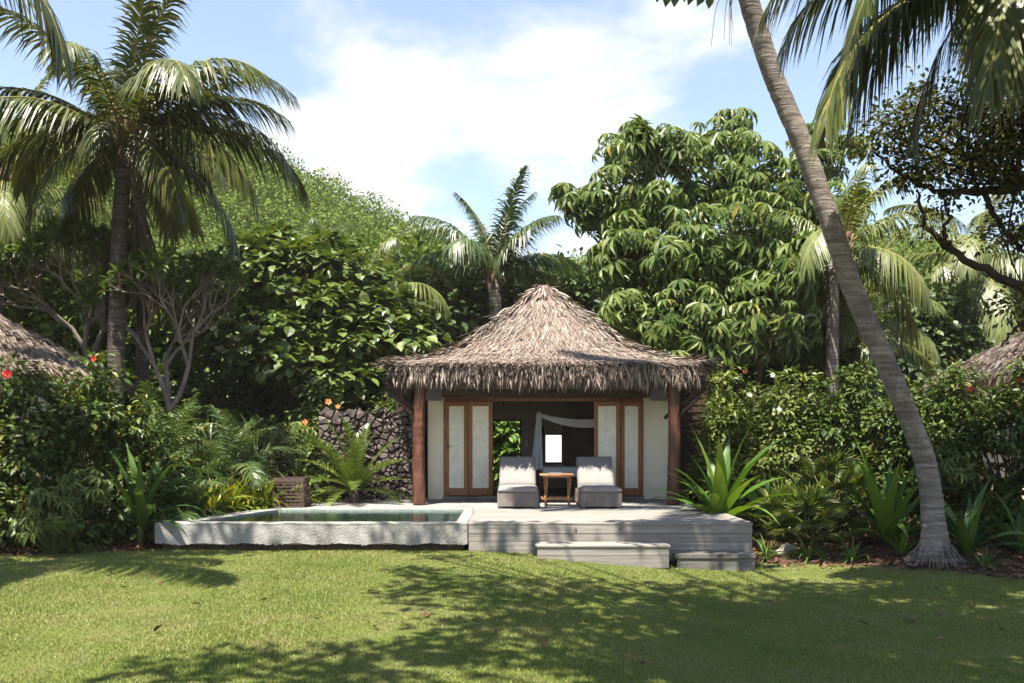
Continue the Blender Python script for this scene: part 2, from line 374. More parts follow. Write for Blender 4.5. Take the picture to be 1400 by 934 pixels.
def lawn_back(x):
    return np.interp(x, [-12, -7.5, -5.45, -5.4, 3.75, 3.8, 5.4, 6.4, 7.2, 9, 14], [12.6, 13.75, 14.6, 14.75, 14.75, 14.95, 14.75, 14.2, 13.2, 12.3, 11.5])
g = MB(); sheet(g, np.linspace(-14, 14, 281), np.linspace(-4, 15.1, 192), lambda x, y: gz(x, y)+.012,
                lambda c: (c[:, 1] < lawn_back(c[:, 0]) + .06*np.sin(c[:, 0]*7)))
tag(g.build('lawn', M['lawn'], smooth=True), kind='structure')
def grass():
    rng = np.random.default_rng(5); N = 620000
    y = 6.8 + 8.3*rng.random(N)**1.15; x = (rng.random(N)*2-1)*(.56*y+1.6)
    k = y < lawn_back(x) - .02 + .12*np.sin(x*9)*rng.random(N); x, y = x[k], y[k]
    k = ~((x > 3.9) & (y > 13.4) & (rng.random(len(x)) < .75)); x, y = x[k], y[k]; n = len(x)
    a = rng.random(n)*2*PI; h = (.011+.018*rng.random(n))*(.75+.5*np.sin(x*2.3+1)*np.sin(y*3.1)**2+.25); w = .0022+.0026*rng.random(n)+.00016*y
    b = np.stack([x, y, gz(x, y)+.01], -1); s = np.stack([np.cos(a), np.sin(a), 0*a], -1)*w[:, None]
    le = rng.random(n)*2*PI; lean = h*(.3+.9*rng.random(n)); tip = b + np.stack([np.cos(le)*lean, np.sin(le)*lean, h], -1)
    V = np.stack([b-s, b+s, tip], 1).reshape(-1, 3); g = MB(); g.add(V, np.arange(3*n).reshape(-1, 3))
    tag(g.build('lawn_grass', M['blade']), 'short sunlit green lawn grass with tree shade across its right half', 'grass', kind='stuff')
grass()

# ------------------------------------------------------------------ hillside wood (one mass)
def hill_wood():
    rng = np.random.default_rng(11); g = MB(); n = 3600
    y = 40 + 58*rng.random(n)**.8; x = (rng.random(n)*2-1)*(.6*y+4)
    px = 700+F*x/y
    z = gz(x, y); r = (.8+1.7*rng.random(n)**2.2)*(y/70)**.4
    m = 120; idx = np.repeat(np.arange(n), m); u = rdir(rng, len(idx)); u[:, 2] = np.abs(u[:, 2])*1.15-.35
    pos = np.stack([x, y, z+r*.75], -1)[idx] + u*r[idx, None]*(.75+.3*rng.random((len(idx), 1)))
    d = nrm(u+rdir(rng, len(idx))*1.2); nn = nrm(u+np.array([0, 0, .5])+rdir(rng, len(idx))*.8)
    s = (.16+.2*rng.random(len(idx)))*(y[idx]/70)**.6
    inst(g, LEAF2, pos, d, nn, np.stack([s*.7, s, s], -1))
    tag(g.build('hillside_wood', M['hill']), 'bright green scrubby wood covering the hill behind the garden', 'wood', kind='stuff')
hill_wood()

# ------------------------------------------------------------------ palms
def frond_mesh(name, L, e0, bend, mats, n=58, llen=.8, lw=.042, gr=.5, a0=66, a1=24, seed=0, up=.05, rr=.03, sway=.0, start=.12, pw=1.4):
    rng = np.random.default_rng(seed); S = np.linspace(0, 1, 26)
    th = np.radians(e0 - bend*S**pw); ds = L/25
    x = np.concatenate([[0], np.cumsum(np.cos(th[:-1]))*ds]); z = np.concatenate([[0], np.cumsum(np.sin(th[:-1]))*ds])
    R = np.stack([x, sway*L*S**2, z], -1); T = nrm(np.gradient(R, axis=0))
    g = MB(); tube(g, R, rr*(1-.85*S)*(1+1.2*np.exp(-S*18)), 5, 1)
    t = np.linspace(start, .995, n); t = np.concatenate([t, t+.4/n]); side = np.concatenate([np.ones(n), -np.ones(n)])
    t = np.clip(t + rng.normal(0, .003, 2*n), 0, 1)
    b = np.stack([np.interp(t, S, R[:, i]) for i in range(3)], -1); tt = nrm(np.stack([np.interp(t, S, T[:, i]) for i in range(3)], -1))
    B = nrm(np.cross(np.array([0, 0, 1.]), tt)); N = np.cross(tt, B)
    an = np.radians(a0+(a1-a0)*t + rng.normal(0, 5, 2*n)); uu = up + rng.normal(0, .12, 2*n)
    d = tt*np.cos(an)[:, None] + B*(side*np.sin(an)*np.cos(uu))[:, None] + N*(np.sin(an)*np.sin(uu))[:, None]
    ln = llen*(.35+.65*np.sin(PI*np.clip(t*.95+.08, 0, 1))**.75)*(.88+.22*rng.random(2*n))
    q = np.array([0, .3, .65, 1.]); gg = gr*(.7+.6*rng.random(2*n))
    pts = b[:, None] + d[:, None]*(ln[:, None]*(q-.12*gg[:, None]*q**2))[..., None] + np.array([0, 0, -1.])*((gg*ln)[:, None]*q**2)[..., None]
    wd = nrm(tt - d*np.sum(tt*d, -1, keepdims=True)); w = lw*np.array([.55, 1, .75, .04])
    V = np.stack([pts - wd[:, None]*w[None, :, None]*.5, pts + wd[:, None]*w[None, :, None]*.5], 2).reshape(-1, 3)
    base = (np.arange(2*n)*8)[:, None, None]; f = np.array([(0, 1, 3, 2), (2, 3, 5, 4), (4, 5, 7, 6)])
    g.add(V, (f[None]+base).reshape(-1, 4), 0)
    o = g.build(name, mats, link=False, smooth=False); return o.data
def fbank(mats, llen=.8, gr=.55, tagn='', n=84, lw=.05):
    bk = []
    for i, (e, b) in enumerate([(84, 45), (66, 80), (46, 95), (26, 98), (4, 88), (-22, 62), (-48, 38)]):
        bk.append([frond_mesh('frond', 3.6, e, b, mats, n=n, llen=llen, gr=gr*(1+.1*i), lw=lw, seed=i*7+v, sway=(-.08, .07)[v]) for v in (0, 1)])
    return bk
BANK = fbank([M['palm'], M['rachis']], .82, gr=.62)
BANKP = fbank([M['palm_pale'], M['rachis']], gr=.7)
BANKG = fbank([M['palm_green'], M['rachis']], 1.0, gr=.75)
DEAD = [frond_mesh('dead_frond', 3.0, -72-4*i, 14, [M['dead_palm'], M['rachis_dead']], n=46, llen=.6, gr=1.0, up=-.3, seed=90+i) for i in range(3)]
def add_fronds(t, crown, n, L, seed, bank=BANK, e_hi=80, e_lo=-45, yaw0=0, spread=1.0, skip=None):
    rng = np.random.default_rng(seed); E = [84, 66, 46, 26, 4, -22, -48]
    for i in range(n):
        e = e_hi + (e_lo-e_hi)*(i/(n-1))**spread + rng.normal(0, 5); yaw = yaw0 + i*2.39996 + rng.normal(0, .15)
        if skip and skip(e, yaw): continue
        k = int(np.argmin([abs(e-x) for x in E])); me = bank[k][int(rng.integers(2))]
        o = bpy.data.objects.new('frond', me); COL.objects.link(o); o.parent = t
        a = np.array([math.cos(yaw), math.sin(yaw)])*.1
        o.location = (crown[0]-t.location.x+a[0], crown[1]-t.location.y+a[1], crown[2]-t.location.z - .25*(i/n))
        s = L/3.6*(.86+.2*rng.random())*(1 if e > -30 else .85); o.scale = (s, s, s)
        o.rotation_euler = (rng.normal(0, .1), math.radians(k and E[k]-e)*.6, yaw)
def one_frond(t, crown, yaw, k, L, bank=BANK, v=0):
    o = bpy.data.objects.new('frond', bank[k][v]); COL.objects.link(o); o.parent = t
    o.location = (crown[0]-t.location.x, crown[1]-t.location.y, crown[2]-t.location.z)
    s = L/3.6; o.scale = (s, s, s); o.rotation_euler = (0, 0, yaw)
def trunk(t, path, r0, r1, mat, n=130, flare=.9, fl=.33, sides=14, seed=0, name='trunk'):
    rng = np.random.default_rng(seed); p = spline(path, n); s = np.concatenate([[0], np.cumsum(np.linalg.norm(np.diff(p, axis=0), axis=1))])
    r = r0+(r1-r0)*s/s[-1] + r0*flare*np.exp(-s/fl)
    r = r*(1+.016*np.sin(s*2*PI/.12)+.006*rng.standard_normal(n))
    p = p + .0025*rng.standard_normal(p.shape)
    g = MB(); tube(g, p, r, sides, jit=.01, rng=rng); return g.build(name, mat, t, smooth=True)
def boot(t, crown, r, seed=0):
    """fibrous frond bases under the crown"""
    rng = np.random.default_rng(seed); g = MB()
    for i in range(16):
        a = i*2.4; c = np.array(crown)+np.array([0, 0, -.55+.04*i]); o = np.array([math.cos(a), math.sin(a), 0])
        tube(g, [c+o*r*.6, c+o*r*1.2+[0, 0, .25], c+o*r*2.0+[0, 0, .6]], [.06, .05, .025], 5)
    return g.build('frond_base', M['rachis_dead'], t, smooth=True)

def palm(label, path, r0, r1, nf, L, seed, bank=BANK, tm='dark_trunk', group=None, e_hi=80, e_lo=-45, yaw0=0, flare=.9, dead=0, boots=True, spread=1.0, deadz=1.0, skip=None):
    t = thing('coconut_palm', label, 'palm', path[0], group)
    trunk(t, path, r0, r1, M[tm], seed=seed, flare=flare, n=max(30, int(np.sum(np.linalg.norm(np.diff(np.array(path), axis=0), axis=1))/.06)))
    c = np.array(path[-1])
    add_fronds(t, c, nf, L, seed, bank, e_hi, e_lo, yaw0, spread, skip)
    if boots: boot(t, c, r1, seed)
    rng = np.random.default_rng(seed+5)
    for i in range(dead):
        o = bpy.data.objects.new('dead_frond', DEAD[i % 3]); COL.objects.link(o); o.parent = t
        o.location = (c[0]-t.location.x, c[1]-t.location.y, c[2]-t.location.z-.35-deadz*rng.random()); o.rotation_euler = (0, 0, i*2.4+.5)
        s = .75+.3*rng.random(); o.scale = (s, s, s)
    return t
# big left palm and the one just behind it
GP = 'coconut palms around the garden'
left_palm = palm('tall coconut palm at the left with a shaggy dark trunk rising out of the hedge', [(*P(158, 660, 19.5)[:2], .3), P(159, 480, 19.5), P(163, 330, 19.5), P(172, 185, 19.5)], .185, .155, 14, 4.0, 3, dead=2, group=GP, e_hi=80, e_lo=24, yaw0=.3)
c = P(172, 178, 19.5)
for yw, k, L, v in ((-1.6, 4, 1.7, 0), (-.2, 2, 3.6, 1), (.15, 3, 3.4, 0), (-.3, 4, 3.3, 1), (.3, 5, 2.9, 0), (-.7, 5, 2.4, 1), (2.75, 3, 3.4, 0), (3.25, 3, 3.3, 1), (3.5, 4, 3.0, 0), (3.9, 5, 2.4, 0), (2.5, 5, 2.6, 1), (1.5, 4, 3.0, 1)):
    one_frond(left_palm, c, yw, k, L*1.13, BANK, v)
palm('slimmer palm half hidden behind the tall left palm, brown skirt of dead fronds', [(*P(196, 640, 22.4)[:2], .3), P(195, 450, 22.4), P(190, 230, 22.4)], .155, .13, 8, 3.3, 8, dead=3, group=GP, e_lo=10, deadz=.4)
palm('pale fronded palm at the far left edge behind the bare frangipani', [(*P(-20, 640, 25)[:2], .3), P(0, 400, 25), P(10, 250, 25)], .16, .12, 16, 3.6, 12, BANKP, group=GP, e_lo=-45)
palm('fresh green palm standing straight behind the thatched roof', [(*P(684, 640, 30)[:2], 0), P(683, 500, 30), P(674, 378, 30)], .24, .2, 9, 3.4, 21, BANKG, 'coco_trunk', GP, e_hi=88, e_lo=52)
cp = P(674, 380, 30)
mp = bpy.data.objects['coconut_palm.003']
for yw, k, L, v in ((3.1, 3, 3.0, 0), (.05, 3, 3.1, 1), (3.4, 2, 3.3, 0), (2.8, 1, 3.6, 1), (-.5, 1, 3.5, 0), (-.2, 2, 2.9, 1), (.6, 3, 2.8, 0), (3.0, 0, 3.6, 0)):
    one_frond(mp, cp, yw, k, L*.87, BANKP if k > 2 else BANKG, v)
palm('small pale palm between the round tree and the straight palm', [(*P(515, 640, 29)[:2], 0), P(515, 500, 29), P(512, 405, 29)], .2, .16, 15, 2.9, 31, BANKP, 'dark_trunk', GP, e_lo=-40)
palm('young palm poking up over the top of the round dark tree', [(*P(432, 640, 30)[:2], 0), P(432, 500, 30), P(430, 352, 30)], .15, .12, 9, 1.9, 36, BANKG, 'dark_trunk', GP, e_lo=5)
palm('palm with a two tone pale and dark trunk right of the umbrella tree', [(*P(1136, 640, 24)[:2], 0), P(1138, 480, 24), P(1140, 360, 24), P(1150, 335, 24)], .165, .15, 15, 3.3, 41, BANKP, 'coco_trunk', GP, e_lo=-35)
palm('low stemless looking palm with wide pale fronds behind the right hedge', [(*P(1165, 640, 27)[:2], 0), P(1168, 520, 27), P(1170, 450, 27)], .2, .18, 16, 3.0, 44, BANKP, 'dark_trunk', GP, e_lo=-25)
palm('distant slim palm seen at the right under the dark branches', [(*P(1345, 640, 33)[:2], 0), P(1343, 460, 33), P(1333, 352, 33)], .16, .13, 18, 4.2, 47, BANKP, 'coco_trunk', GP, e_lo=-40)
palm('farther palm at the right edge behind the slim palm', [(*P(1420, 640, 38)[:2], 0), P(1415, 500, 38), P(1412, 420, 38)], .2, .16, 15, 4.0, 49, BANKP, 'dark_trunk', GP, e_lo=-30)
# leaning palm, leans left and towards the lawn
lp = [P(1279, 775, 15.0), P(1276, 710, 15.0), P(1269, 650, 15), P(1256, 605, 15), P(1213, 500, 14.95), P(1168, 400, 14.9), P(1134, 300, 14.8), P(1098, 200, 14.7), P(1056, 100, 14.6), P(1024, 0, 14.4), P(1003, -90, 14.1), np.array([2.2, 13.5, 11.2]), np.array([1.5, 13.0, 12.6])]
lp[0][2] = .1
def roots(t, c, r, seed):
    rng = np.random.default_rng(seed); g = MB(); c = np.array(c, float)
    for i in range(110):
        a = rng.random()*6.28; o = np.array([math.cos(a), math.sin(a), 0]); h = .03+.2*rng.random()**2
        e = c+o*(r*1.25+.22*rng.random()); e[2] = float(gz(e[0], e[1]))-.02
        tube(g, spline([c+o*r*.9+[0, 0, h], c+o*r*1.15+[0, 0, h*.55], e], 6), np.linspace(.014, .008, 6), 5)
    g.build('roots', M['coco_trunk'], t, smooth=True)
lean = palm('big leaning coconut palm with a thick ringed grey trunk crossing the sky', lp, .165, .145, 11, 3.6, 55, BANK, 'coco_trunk', GP, e_lo=-30, flare=.8, skip=lambda e, y: e < 74 and math.cos(y+.52) > .5)
roots(lean, lp[0], .27, 9)
s = MB()
rng = np.random.default_rng(3)
for i in range(7):
    b = P(1012-rng.random()*8, -45+rng.random()*40, 14.2); e = P(972+rng.random()*38, 20+rng.random()*45, 14.2+rng.random()*.4)
    m = (b+e)/2+np.array([-.12+.1*rng.random(), 0, .12]); tube(s, spline([b, m, e], 9), np.linspace(.008, .003, 9), 4)
s.build('dry_flower_stalk', M['rachis_dead'], lean)
# crown at the upper right, trunk outside the frame
rp = [np.array([9.6, 13.5, .2]), np.array([9.0, 13.2, 3]), np.array([7.8, 12.6, 6]), P(1390, -75, 12)]
right_palm = palm('palm whose dark fronds hang into the upper right corner', rp, .19, .14, 11, 3.6, 61, BANK, 'dark_trunk', GP, e_lo=-20, yaw0=.5)
c = P(1385, -70, 12)
for yw, k, L, v in ((3.3, 2, 3.5, 0), (2.9, 3, 3.6, 1), (3.7, 4, 3.5, 0), (4.1, 5, 3.3, 1), (3.45, 5, 3.4, 0), (2.5, 3, 3.4, 1), (3.05, 6, 2.6, 0), (4.5, 4, 3.2, 0), (3.9, 3, 3.8, 1), (4.25, 5, 3.6, 0), (4.8, 5, 3.2, 1), (5.6, 3, 3.5, 0)):
    one_frond(right_palm, c, yw, k, L, BANK, v)
# palm outside the left edge whose fronds reach the upper left corner
palm('palm just outside the left edge with frond tips in the upper left corner', [np.array([-9.4, 10.3, .2]), np.array([-9.2, 10.2, 4]), np.array([-7.7, 10.1, 8.0])], .18, .14, 13, 3.8, 66, BANK, 'dark_trunk', GP, e_lo=-35)

# ------------------------------------------------------------------ broadleaf trees
def limbs(g, rng, root, targets, r0, mat=0, nseg=9, wob=.12, sides=6):
    for tg in targets:
        root_ = np.asarray(root, float); L = np.linalg.norm(tg-root_)
        mid = root_*.5+tg*.5 + rng.standard_normal(3)*wob*L + np.array([0, 0, .06*L])
        p = spline([root_, mid, tg], nseg); tube(g, p, np.linspace(r0, r0*.18, nseg), sides, mat)
def bl(Y, *items, slope=0):
    """blobs given as (px, py, radius px, depth offset)"""
    out = []
    for it in items:
        px, py, r = it[:3]; dy = it[3] if len(it) > 3 else 0; y = Y+dy-slope*(py-300)/100; R = r*y/F
        out.append((P(px, py, y), np.array([R, R*.9, R*(.9 if slope != 1.6 else .72)])))
    return out
UMB = None
def umbrella_cluster():
    V = []; fs3 = []; fs4 = []; T, f = LEAF; k = 9
    for i in range(k):
        a = i/k*2*PI; d = np.array([[math.cos(a), math.sin(a), -.5]]); n = np.array([[math.cos(a)*.5, math.sin(a)*.5, 1.]])
        m = MB(); L = .85+.15*math.sin(i*2.3)
        Tm = T.copy(); Tm[3, 2] -= .18; Tm[2, 2] -= .03
        inst(m, (Tm, f), np.array([[math.cos(a)*.06, math.sin(a)*.06, 0]]), d, n, np.array([[L*.27, L, L]]))
        V.append((m.V[0], m.F))
    pts = np.concatenate([v[0] for v in V]); off = 0
    for v, ff in V:
        fs3.append(ff[3][0]+off); fs4.append(np.concatenate(ff[4])+off); off += len(v)
    return pts[:, [0, 2, 1]]*np.array([1, 1, -1]), [np.concatenate(fs3), np.concatenate(fs4)]
# template axis is +Y (stalk direction), leaflets radiate round it
UMB = umbrella_cluster()
def clusters(mb, rng, cc, out, R, up=.9, jit=.35, mat=0):
    n = len(cc); d = nrm(out*.55 + np.array([0, 0, up]) + rdir(rng, n)*jit); s = R*(.6+.75*rng.random(n))
    inst(mb, UMB, cc, d, rdir(rng, n), np.stack([s, s, s], -1), mat)

def umbrella_tree():
    rng = np.random.default_rng(71); Y = 26
    B = bl(Y, (880, 255, 100), (1000, 240, 95, -.5), (900, 350, 105, -.3), (1015, 335, 115, -.8), (1085, 265, 85), (940, 440, 95, -.3), (1050, 425, 95, -.3), (1125, 205, 58, .4), (822, 285, 52), (850, 205, 48), (1000, 178, 46), (1110, 370, 80, .4), (845, 350, 60), (945, 195, 42, .3), (1150, 290, 42, .5), (860, 425, 55), slope=1.5)
    t = thing('umbrella_tree', 'large umbrella tree with glossy drooping leaf fans right behind the thatched roof', 'tree', (4.8, 26.4, 0))
    g = MB(); ccs = []
    B = [(c, r*.74) for c, r in B]
    for i in range(44):
        c, r = B[int(rng.integers(len(B)))]; u = rdir(rng, 1)[0]; u[1] = -abs(u[1])*.7; u[2] = u[2]*.8+.15; q = r[0]*(.3+.2*rng.random()); B.append((c+u*r*1.25, np.array([q, q, q*.8])))
    for c, r in B:
        k = int(46*r[0]*r[0])+5; u = rdir(rng, k*2); u = u[u[:, 1] < .55][:k]; k = len(u)
        cc = c+u*r*(.6+.48*rng.random((k, 1))**.6); clusters(g, rng, cc, u, .46, .7, .35); ccs.append(cc)
        k2 = k//2; u = rdir(rng, k2); cc = c+u*r*.6*rng.random((k2, 1)); clusters(g, rng, cc, u, .5)
    g.build('crown', M['umb'], t)
    w = MB(); base = np.array([4.9, 26.5, 0])
    for i in range(6):
        b = base+np.array([rng.normal(0, .7), rng.normal(0, .3), 0]); tp = B[[0, 1, 3, 4, 5, 6][i]][0]
        tube(w, spline([b, b*.5+tp*.5+rng.standard_normal(3)*.3, tp], 14), np.linspace(.17, .05, 14), 8)
        cs = np.concatenate(ccs); near = cs[np.argsort(np.linalg.norm(cs-tp, axis=1))[5:45:4]]
        limbs(w, rng, tp, near, .045, wob=.06)
    w.build('trunk', M['bark'], t, smooth=True)
umbrella_tree()

def leafy_tree(label, Y, items, base, mat, ncl, clr, nl, L, W, seed, bark='bark', group=None, name='leafy_tree', r0=.16, tm=LEAF, droop=.4, forks=8, low=-.7, up=.8, shell=.6, cat='tree', flat=.7, slope=0):
    rng = np.random.default_rng(seed); B = bl(Y, *items, slope=slope)
    t = thing(name, label, cat, base, group); g = MB()
    cc = foliage(g, rng, B, ncl, clr, nl, L, W, tm, droop, up=up, low=low, shell=shell, flat=flat); g.build('crown', mat, t)
    w = MB(); b = np.array(base, float); top = np.mean([x[0] for x in B], 0); top = b+(top-b)*.55
    tube(w, spline([b, b*.5+top*.5+rng.standard_normal(3)*.12, top], 12), np.linspace(r0*1.4, r0*.7, 12), 9)
    for c, r in B: limbs(w, rng, top, [c], r0*.5)
    limbs(w, rng, top, cc[rng.permutation(len(cc))[:forks*3]], r0*.22)
    w.build('trunk', M[bark], t, smooth=True); return t
leafy_tree('broad dense tree with big round glossy leaves between left palm and thatched hut', 27, [(400, 385, 70), (335, 370, 55), (465, 385, 62), (520, 430, 50), (430, 445, 85), (300, 415, 65), (345, 470, 75), (490, 470, 58), (255, 395, 42), (548, 465, 34), (380, 335, 32), (440, 345, 30), (400, 505, 60), (460, 520, 45)],
           (*P(400, 640, 27)[:2], 0), M['round'], 400, .46, 18, .32, .82, 101, droop=.35, up=1.3, slope=1.6, flat=.3)
# dim trees filling the space behind (each its own)
GB = 'dark trees standing behind the garden'
def back(label, Y, items, seed, mat='backwood', ncl=150, clr=.9, nl=34, L=.34):
    b = (*P(items[0][0], 640, Y)[:2], 0.0)
    return leafy_tree(label, Y, items, b, M[mat], ncl, clr, nl, L, .6, seed, group=GB, name='background_tree', droop=.3, slope=1.2)
back('dark leafy tree directly behind the left slope of the thatched roof', 33, [(600, 440, 75), (560, 410, 45), (640, 410, 50), (570, 480, 60)], 201)
back('dark leafy tree behind the right slope of the thatched roof', 34, [(770, 420, 60), (720, 440, 50), (815, 430, 50), (770, 470, 50)], 202)
back('bushy tree low behind the small pale palm', 32, [(500, 470, 50), (545, 460, 40), (460, 440, 45)], 203)
back('leafy tree at the left behind the bare frangipani', 29, [(110, 420, 75), (40, 400, 70), (60, 460, 80), (180, 430, 70), (10, 380, 50)], 204, 'hill', ncl=220)
back('tall leafy tree seen left of the leaning trunk foot of the far palms', 34, [(1240, 440, 60), (1180, 470, 60), (1300, 470, 55), (1260, 490, 60)], 205)
back('leafy tree at the right edge behind the far thatch', 36, [(1400, 450, 60), (1360, 480, 50), (1440, 440, 70)], 206)
back('leafy tree between the umbrella tree and the hedge', 30, [(1000, 470, 75), (920, 480, 60), (1080, 480, 70), (1130, 470, 50)], 207)
back('dark low tree under the frangipani branches', 30, [(230, 560, 55), (150, 560, 60), (190, 500, 50)], 209)
back('dark low tree behind the trunk of the round leaved tree', 30, [(340, 570, 50), (420, 570, 55), (380, 530, 45)], 210)
back('dark low tree behind the stone wall', 30, [(510, 560, 45), (560, 540, 40), (470, 540, 40)], 211)
back('round topped tree on the lower hill left of the straight palm', 44, [(540, 365, 40), (575, 385, 40), (505, 385, 40)], 208, 'hill', 110, 1.0, 34, .36)

def bush(label, px, ybase, Y, rpx, hpx, seed, mat, L=.14, W=.5, dens=1.0, group=None, name='hibiscus_bush', flowers=(), cat='bush', clr=.28, tm=LEAF, depth=.9, droop=.35, up=.8):
    rng = np.random.default_rng(seed); b = P(px, ybase, Y); b[2] = float(gz(b[0], b[1])); top = P(px, ybase-hpx, Y)[2]; h = top-b[2]
    R = rpx*Y/F; t = thing(name, label, cat, b, group); g = MB()
    B = []
    for i in range(9):
        zf = .1+.8*i/8; rr = R*(.34+.2*rng.random())*(1.1-.25*zf)
        B.append((b+np.array([(rng.random()*2-1)*R*(.75-.3*zf), R*depth*(-.75+1.25*zf)+rng.normal(0, .08)*R, h*zf]), np.array([rr, rr*.9, max(.16, h*.13)])))
    B.append((b+np.array([0, R*.45, h*.42]), np.array([R*.85, R*.55, h*.44])))
    n = int(78*dens*(R*h)); cc = foliage(g, rng, B, n, clr, 26, L, W, tm, droop, low=-.95, shell=.55, up=up+.3, flat=.35); g.build('crown', M[mat] if isinstance(mat, str) else mat, t)
    w = MB()
    for i in range(9):
        a = rng.random()*6.28; tube(w, spline([b+np.array([math.cos(a)*.12, math.sin(a)*.12, 0]), b+np.array([math.cos(a)*R*.3, R*.25+math.sin(a)*R*.2, h*.4]), b+np.array([math.cos(a)*R*.6, R*.45+math.sin(a)*R*.2, h*(.6+.2*rng.random())])], 8), np.linspace(.025, .008, 8), 5)
    limbs(w, rng, b+np.array([0, 0, h*.3]), cc[rng.permutation(len(cc))[:20]], .012)
    w.build('stems', M['bark'], t, smooth=True)
    for (fx, fy, fy_, fm, fs) in flowers: flower(t, P(fx, fy, fy_), M[fm], fs, rng)
    return t
def flower(t, p, mat, s, rng):
    g = MB(); k = 5; a = np.arange(k)/k*2*PI+rng.random(); ax = nrm(np.array([rng.normal(0, .25), -1, .35+rng.normal(0, .2)]))
    x = nrm(np.cross(ax, [0, 0, 1])); y = np.cross(x, ax)
    d = np.cos(a)[:, None]*x + np.sin(a)[:, None]*y + ax*.35
    inst(g, LEAF, np.repeat(p[None], k, 0), d, np.repeat(ax[None], k, 0), np.tile([s*.95, s, s], (k, 1)))
    tube(g, [p, p+ax*s*.7], [.008, .006], 4); g.build('flower', mat, t)
bush('dark bush in the gap between stone wall and hut', 556, 690, 23.5, 30, 150, 319, 'hedge', group='plants behind the hut', L=.16)
bush('dark bush behind the right veranda of the hut', 968, 690, 22.5, 42, 150, 320, 'hedge', group='plants behind the hut', L=.16)
GL = 'bushes of the left hedge'; GR = 'bushes of the right hedge'
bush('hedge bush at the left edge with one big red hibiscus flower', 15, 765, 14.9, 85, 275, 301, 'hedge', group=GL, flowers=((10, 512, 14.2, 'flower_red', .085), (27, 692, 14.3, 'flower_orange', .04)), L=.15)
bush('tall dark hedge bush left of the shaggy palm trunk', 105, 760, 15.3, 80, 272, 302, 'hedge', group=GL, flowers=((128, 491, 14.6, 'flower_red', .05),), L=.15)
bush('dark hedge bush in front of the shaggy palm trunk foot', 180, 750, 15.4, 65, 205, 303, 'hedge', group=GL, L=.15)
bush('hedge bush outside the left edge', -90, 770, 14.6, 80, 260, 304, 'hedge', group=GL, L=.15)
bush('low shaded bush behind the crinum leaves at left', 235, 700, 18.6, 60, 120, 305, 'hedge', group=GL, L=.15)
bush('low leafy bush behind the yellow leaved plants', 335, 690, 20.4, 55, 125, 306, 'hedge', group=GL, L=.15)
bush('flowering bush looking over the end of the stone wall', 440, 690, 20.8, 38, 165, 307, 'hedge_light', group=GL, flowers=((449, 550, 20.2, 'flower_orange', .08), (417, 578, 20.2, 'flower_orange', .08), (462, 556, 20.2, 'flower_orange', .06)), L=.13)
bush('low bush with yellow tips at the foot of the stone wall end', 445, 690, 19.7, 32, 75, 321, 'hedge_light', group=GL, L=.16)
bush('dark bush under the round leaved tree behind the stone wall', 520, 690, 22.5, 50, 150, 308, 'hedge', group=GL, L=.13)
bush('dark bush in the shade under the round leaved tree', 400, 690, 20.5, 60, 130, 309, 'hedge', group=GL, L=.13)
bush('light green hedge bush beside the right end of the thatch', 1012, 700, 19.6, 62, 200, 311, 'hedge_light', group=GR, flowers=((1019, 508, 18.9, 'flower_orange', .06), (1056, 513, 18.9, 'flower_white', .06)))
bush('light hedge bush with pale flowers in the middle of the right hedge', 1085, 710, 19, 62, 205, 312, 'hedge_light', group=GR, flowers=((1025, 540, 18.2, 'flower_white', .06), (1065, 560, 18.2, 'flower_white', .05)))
bush('shade darkened hedge bush seen left of the leaning trunk', 1150, 715, 18.6, 62, 210, 313, 'hedge', group=GR)  # darker leaf material stands in for shade breaking up the evenly lit hedge
bush('hedge bush right behind the leaning trunk', 1225, 720, 18.2, 65, 215, 314, 'hedge', group=GR)  # darker leaves here too, shade put into the leaf colour
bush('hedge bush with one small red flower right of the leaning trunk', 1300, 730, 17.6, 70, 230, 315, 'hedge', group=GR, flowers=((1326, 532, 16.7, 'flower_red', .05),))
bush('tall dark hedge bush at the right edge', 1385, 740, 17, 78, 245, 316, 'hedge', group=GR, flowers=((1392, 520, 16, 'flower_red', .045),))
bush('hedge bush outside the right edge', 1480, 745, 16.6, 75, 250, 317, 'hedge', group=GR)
bush('bright sunlit bush seen through the back window of the hut', 690, 690, 28.5, 45, 140, 318, 'strap', group='plants behind the hut', L=.3, dens=.6)

# frangipani: bare forking grey branches
def frangipani(label, base, h, seed, lean=(0, 0)):
    rng = np.random.default_rng(seed); t = thing('frangipani_tree', label, 'tree', base, 'bare frangipani trees'); w = MB(); g = MB()
    def grow(p, d, L, r, k):
        q = p+d*L; m = (p+q)/2+rng.standard_normal(3)*.06*L; tube(w, spline([p, m, q], 5), np.linspace(r, r*.78, 5), 6, cap=(k == 0))
        if k == 0:
            n = int(rng.integers(7, 15)); dd = nrm(rdir(rng, n)+d*.6+np.array([0, 0, .2])); s = .16+.14*rng.random(n)
            inst(g, LEAF, np.repeat(q[None], n, 0)-d*.04*rng.random((n, 1)), dd, nrm(np.array([0, 0, 1.])+rdir(rng, n)*.4), np.stack([s*.36, s, s], -1)); return
        for i in range(int(rng.integers(2, 4))):
            nd = nrm(d*.9+rdir(rng, 1)[0]*.75+np.array([0, 0, .22])); grow(q, nd, L*(.68+.18*rng.random()), r*.72, k-1)
    for i in range(3):
        a = i*2.1+seed; grow(np.array(base, float), nrm(np.array([math.cos(a)*.45+lean[0], math.sin(a)*.3+lean[1], 1.])), h*.32, .062, 5)
    w.build('branches', M['grey_bark'], t, smooth=True); g.build('leaves', M['frang'], t)
b = P(232, 560, 20.3); frangipani('bare branched grey frangipani in front of the round leaved tree', b, 3.1, 2)
b = P(120, 500, 21.5); frangipani('sparse frangipani with pale twigs left of the shaggy palm trunk', b, 2.9, 5)
bpy.data.objects['frangipani_tree'].location.z += 0

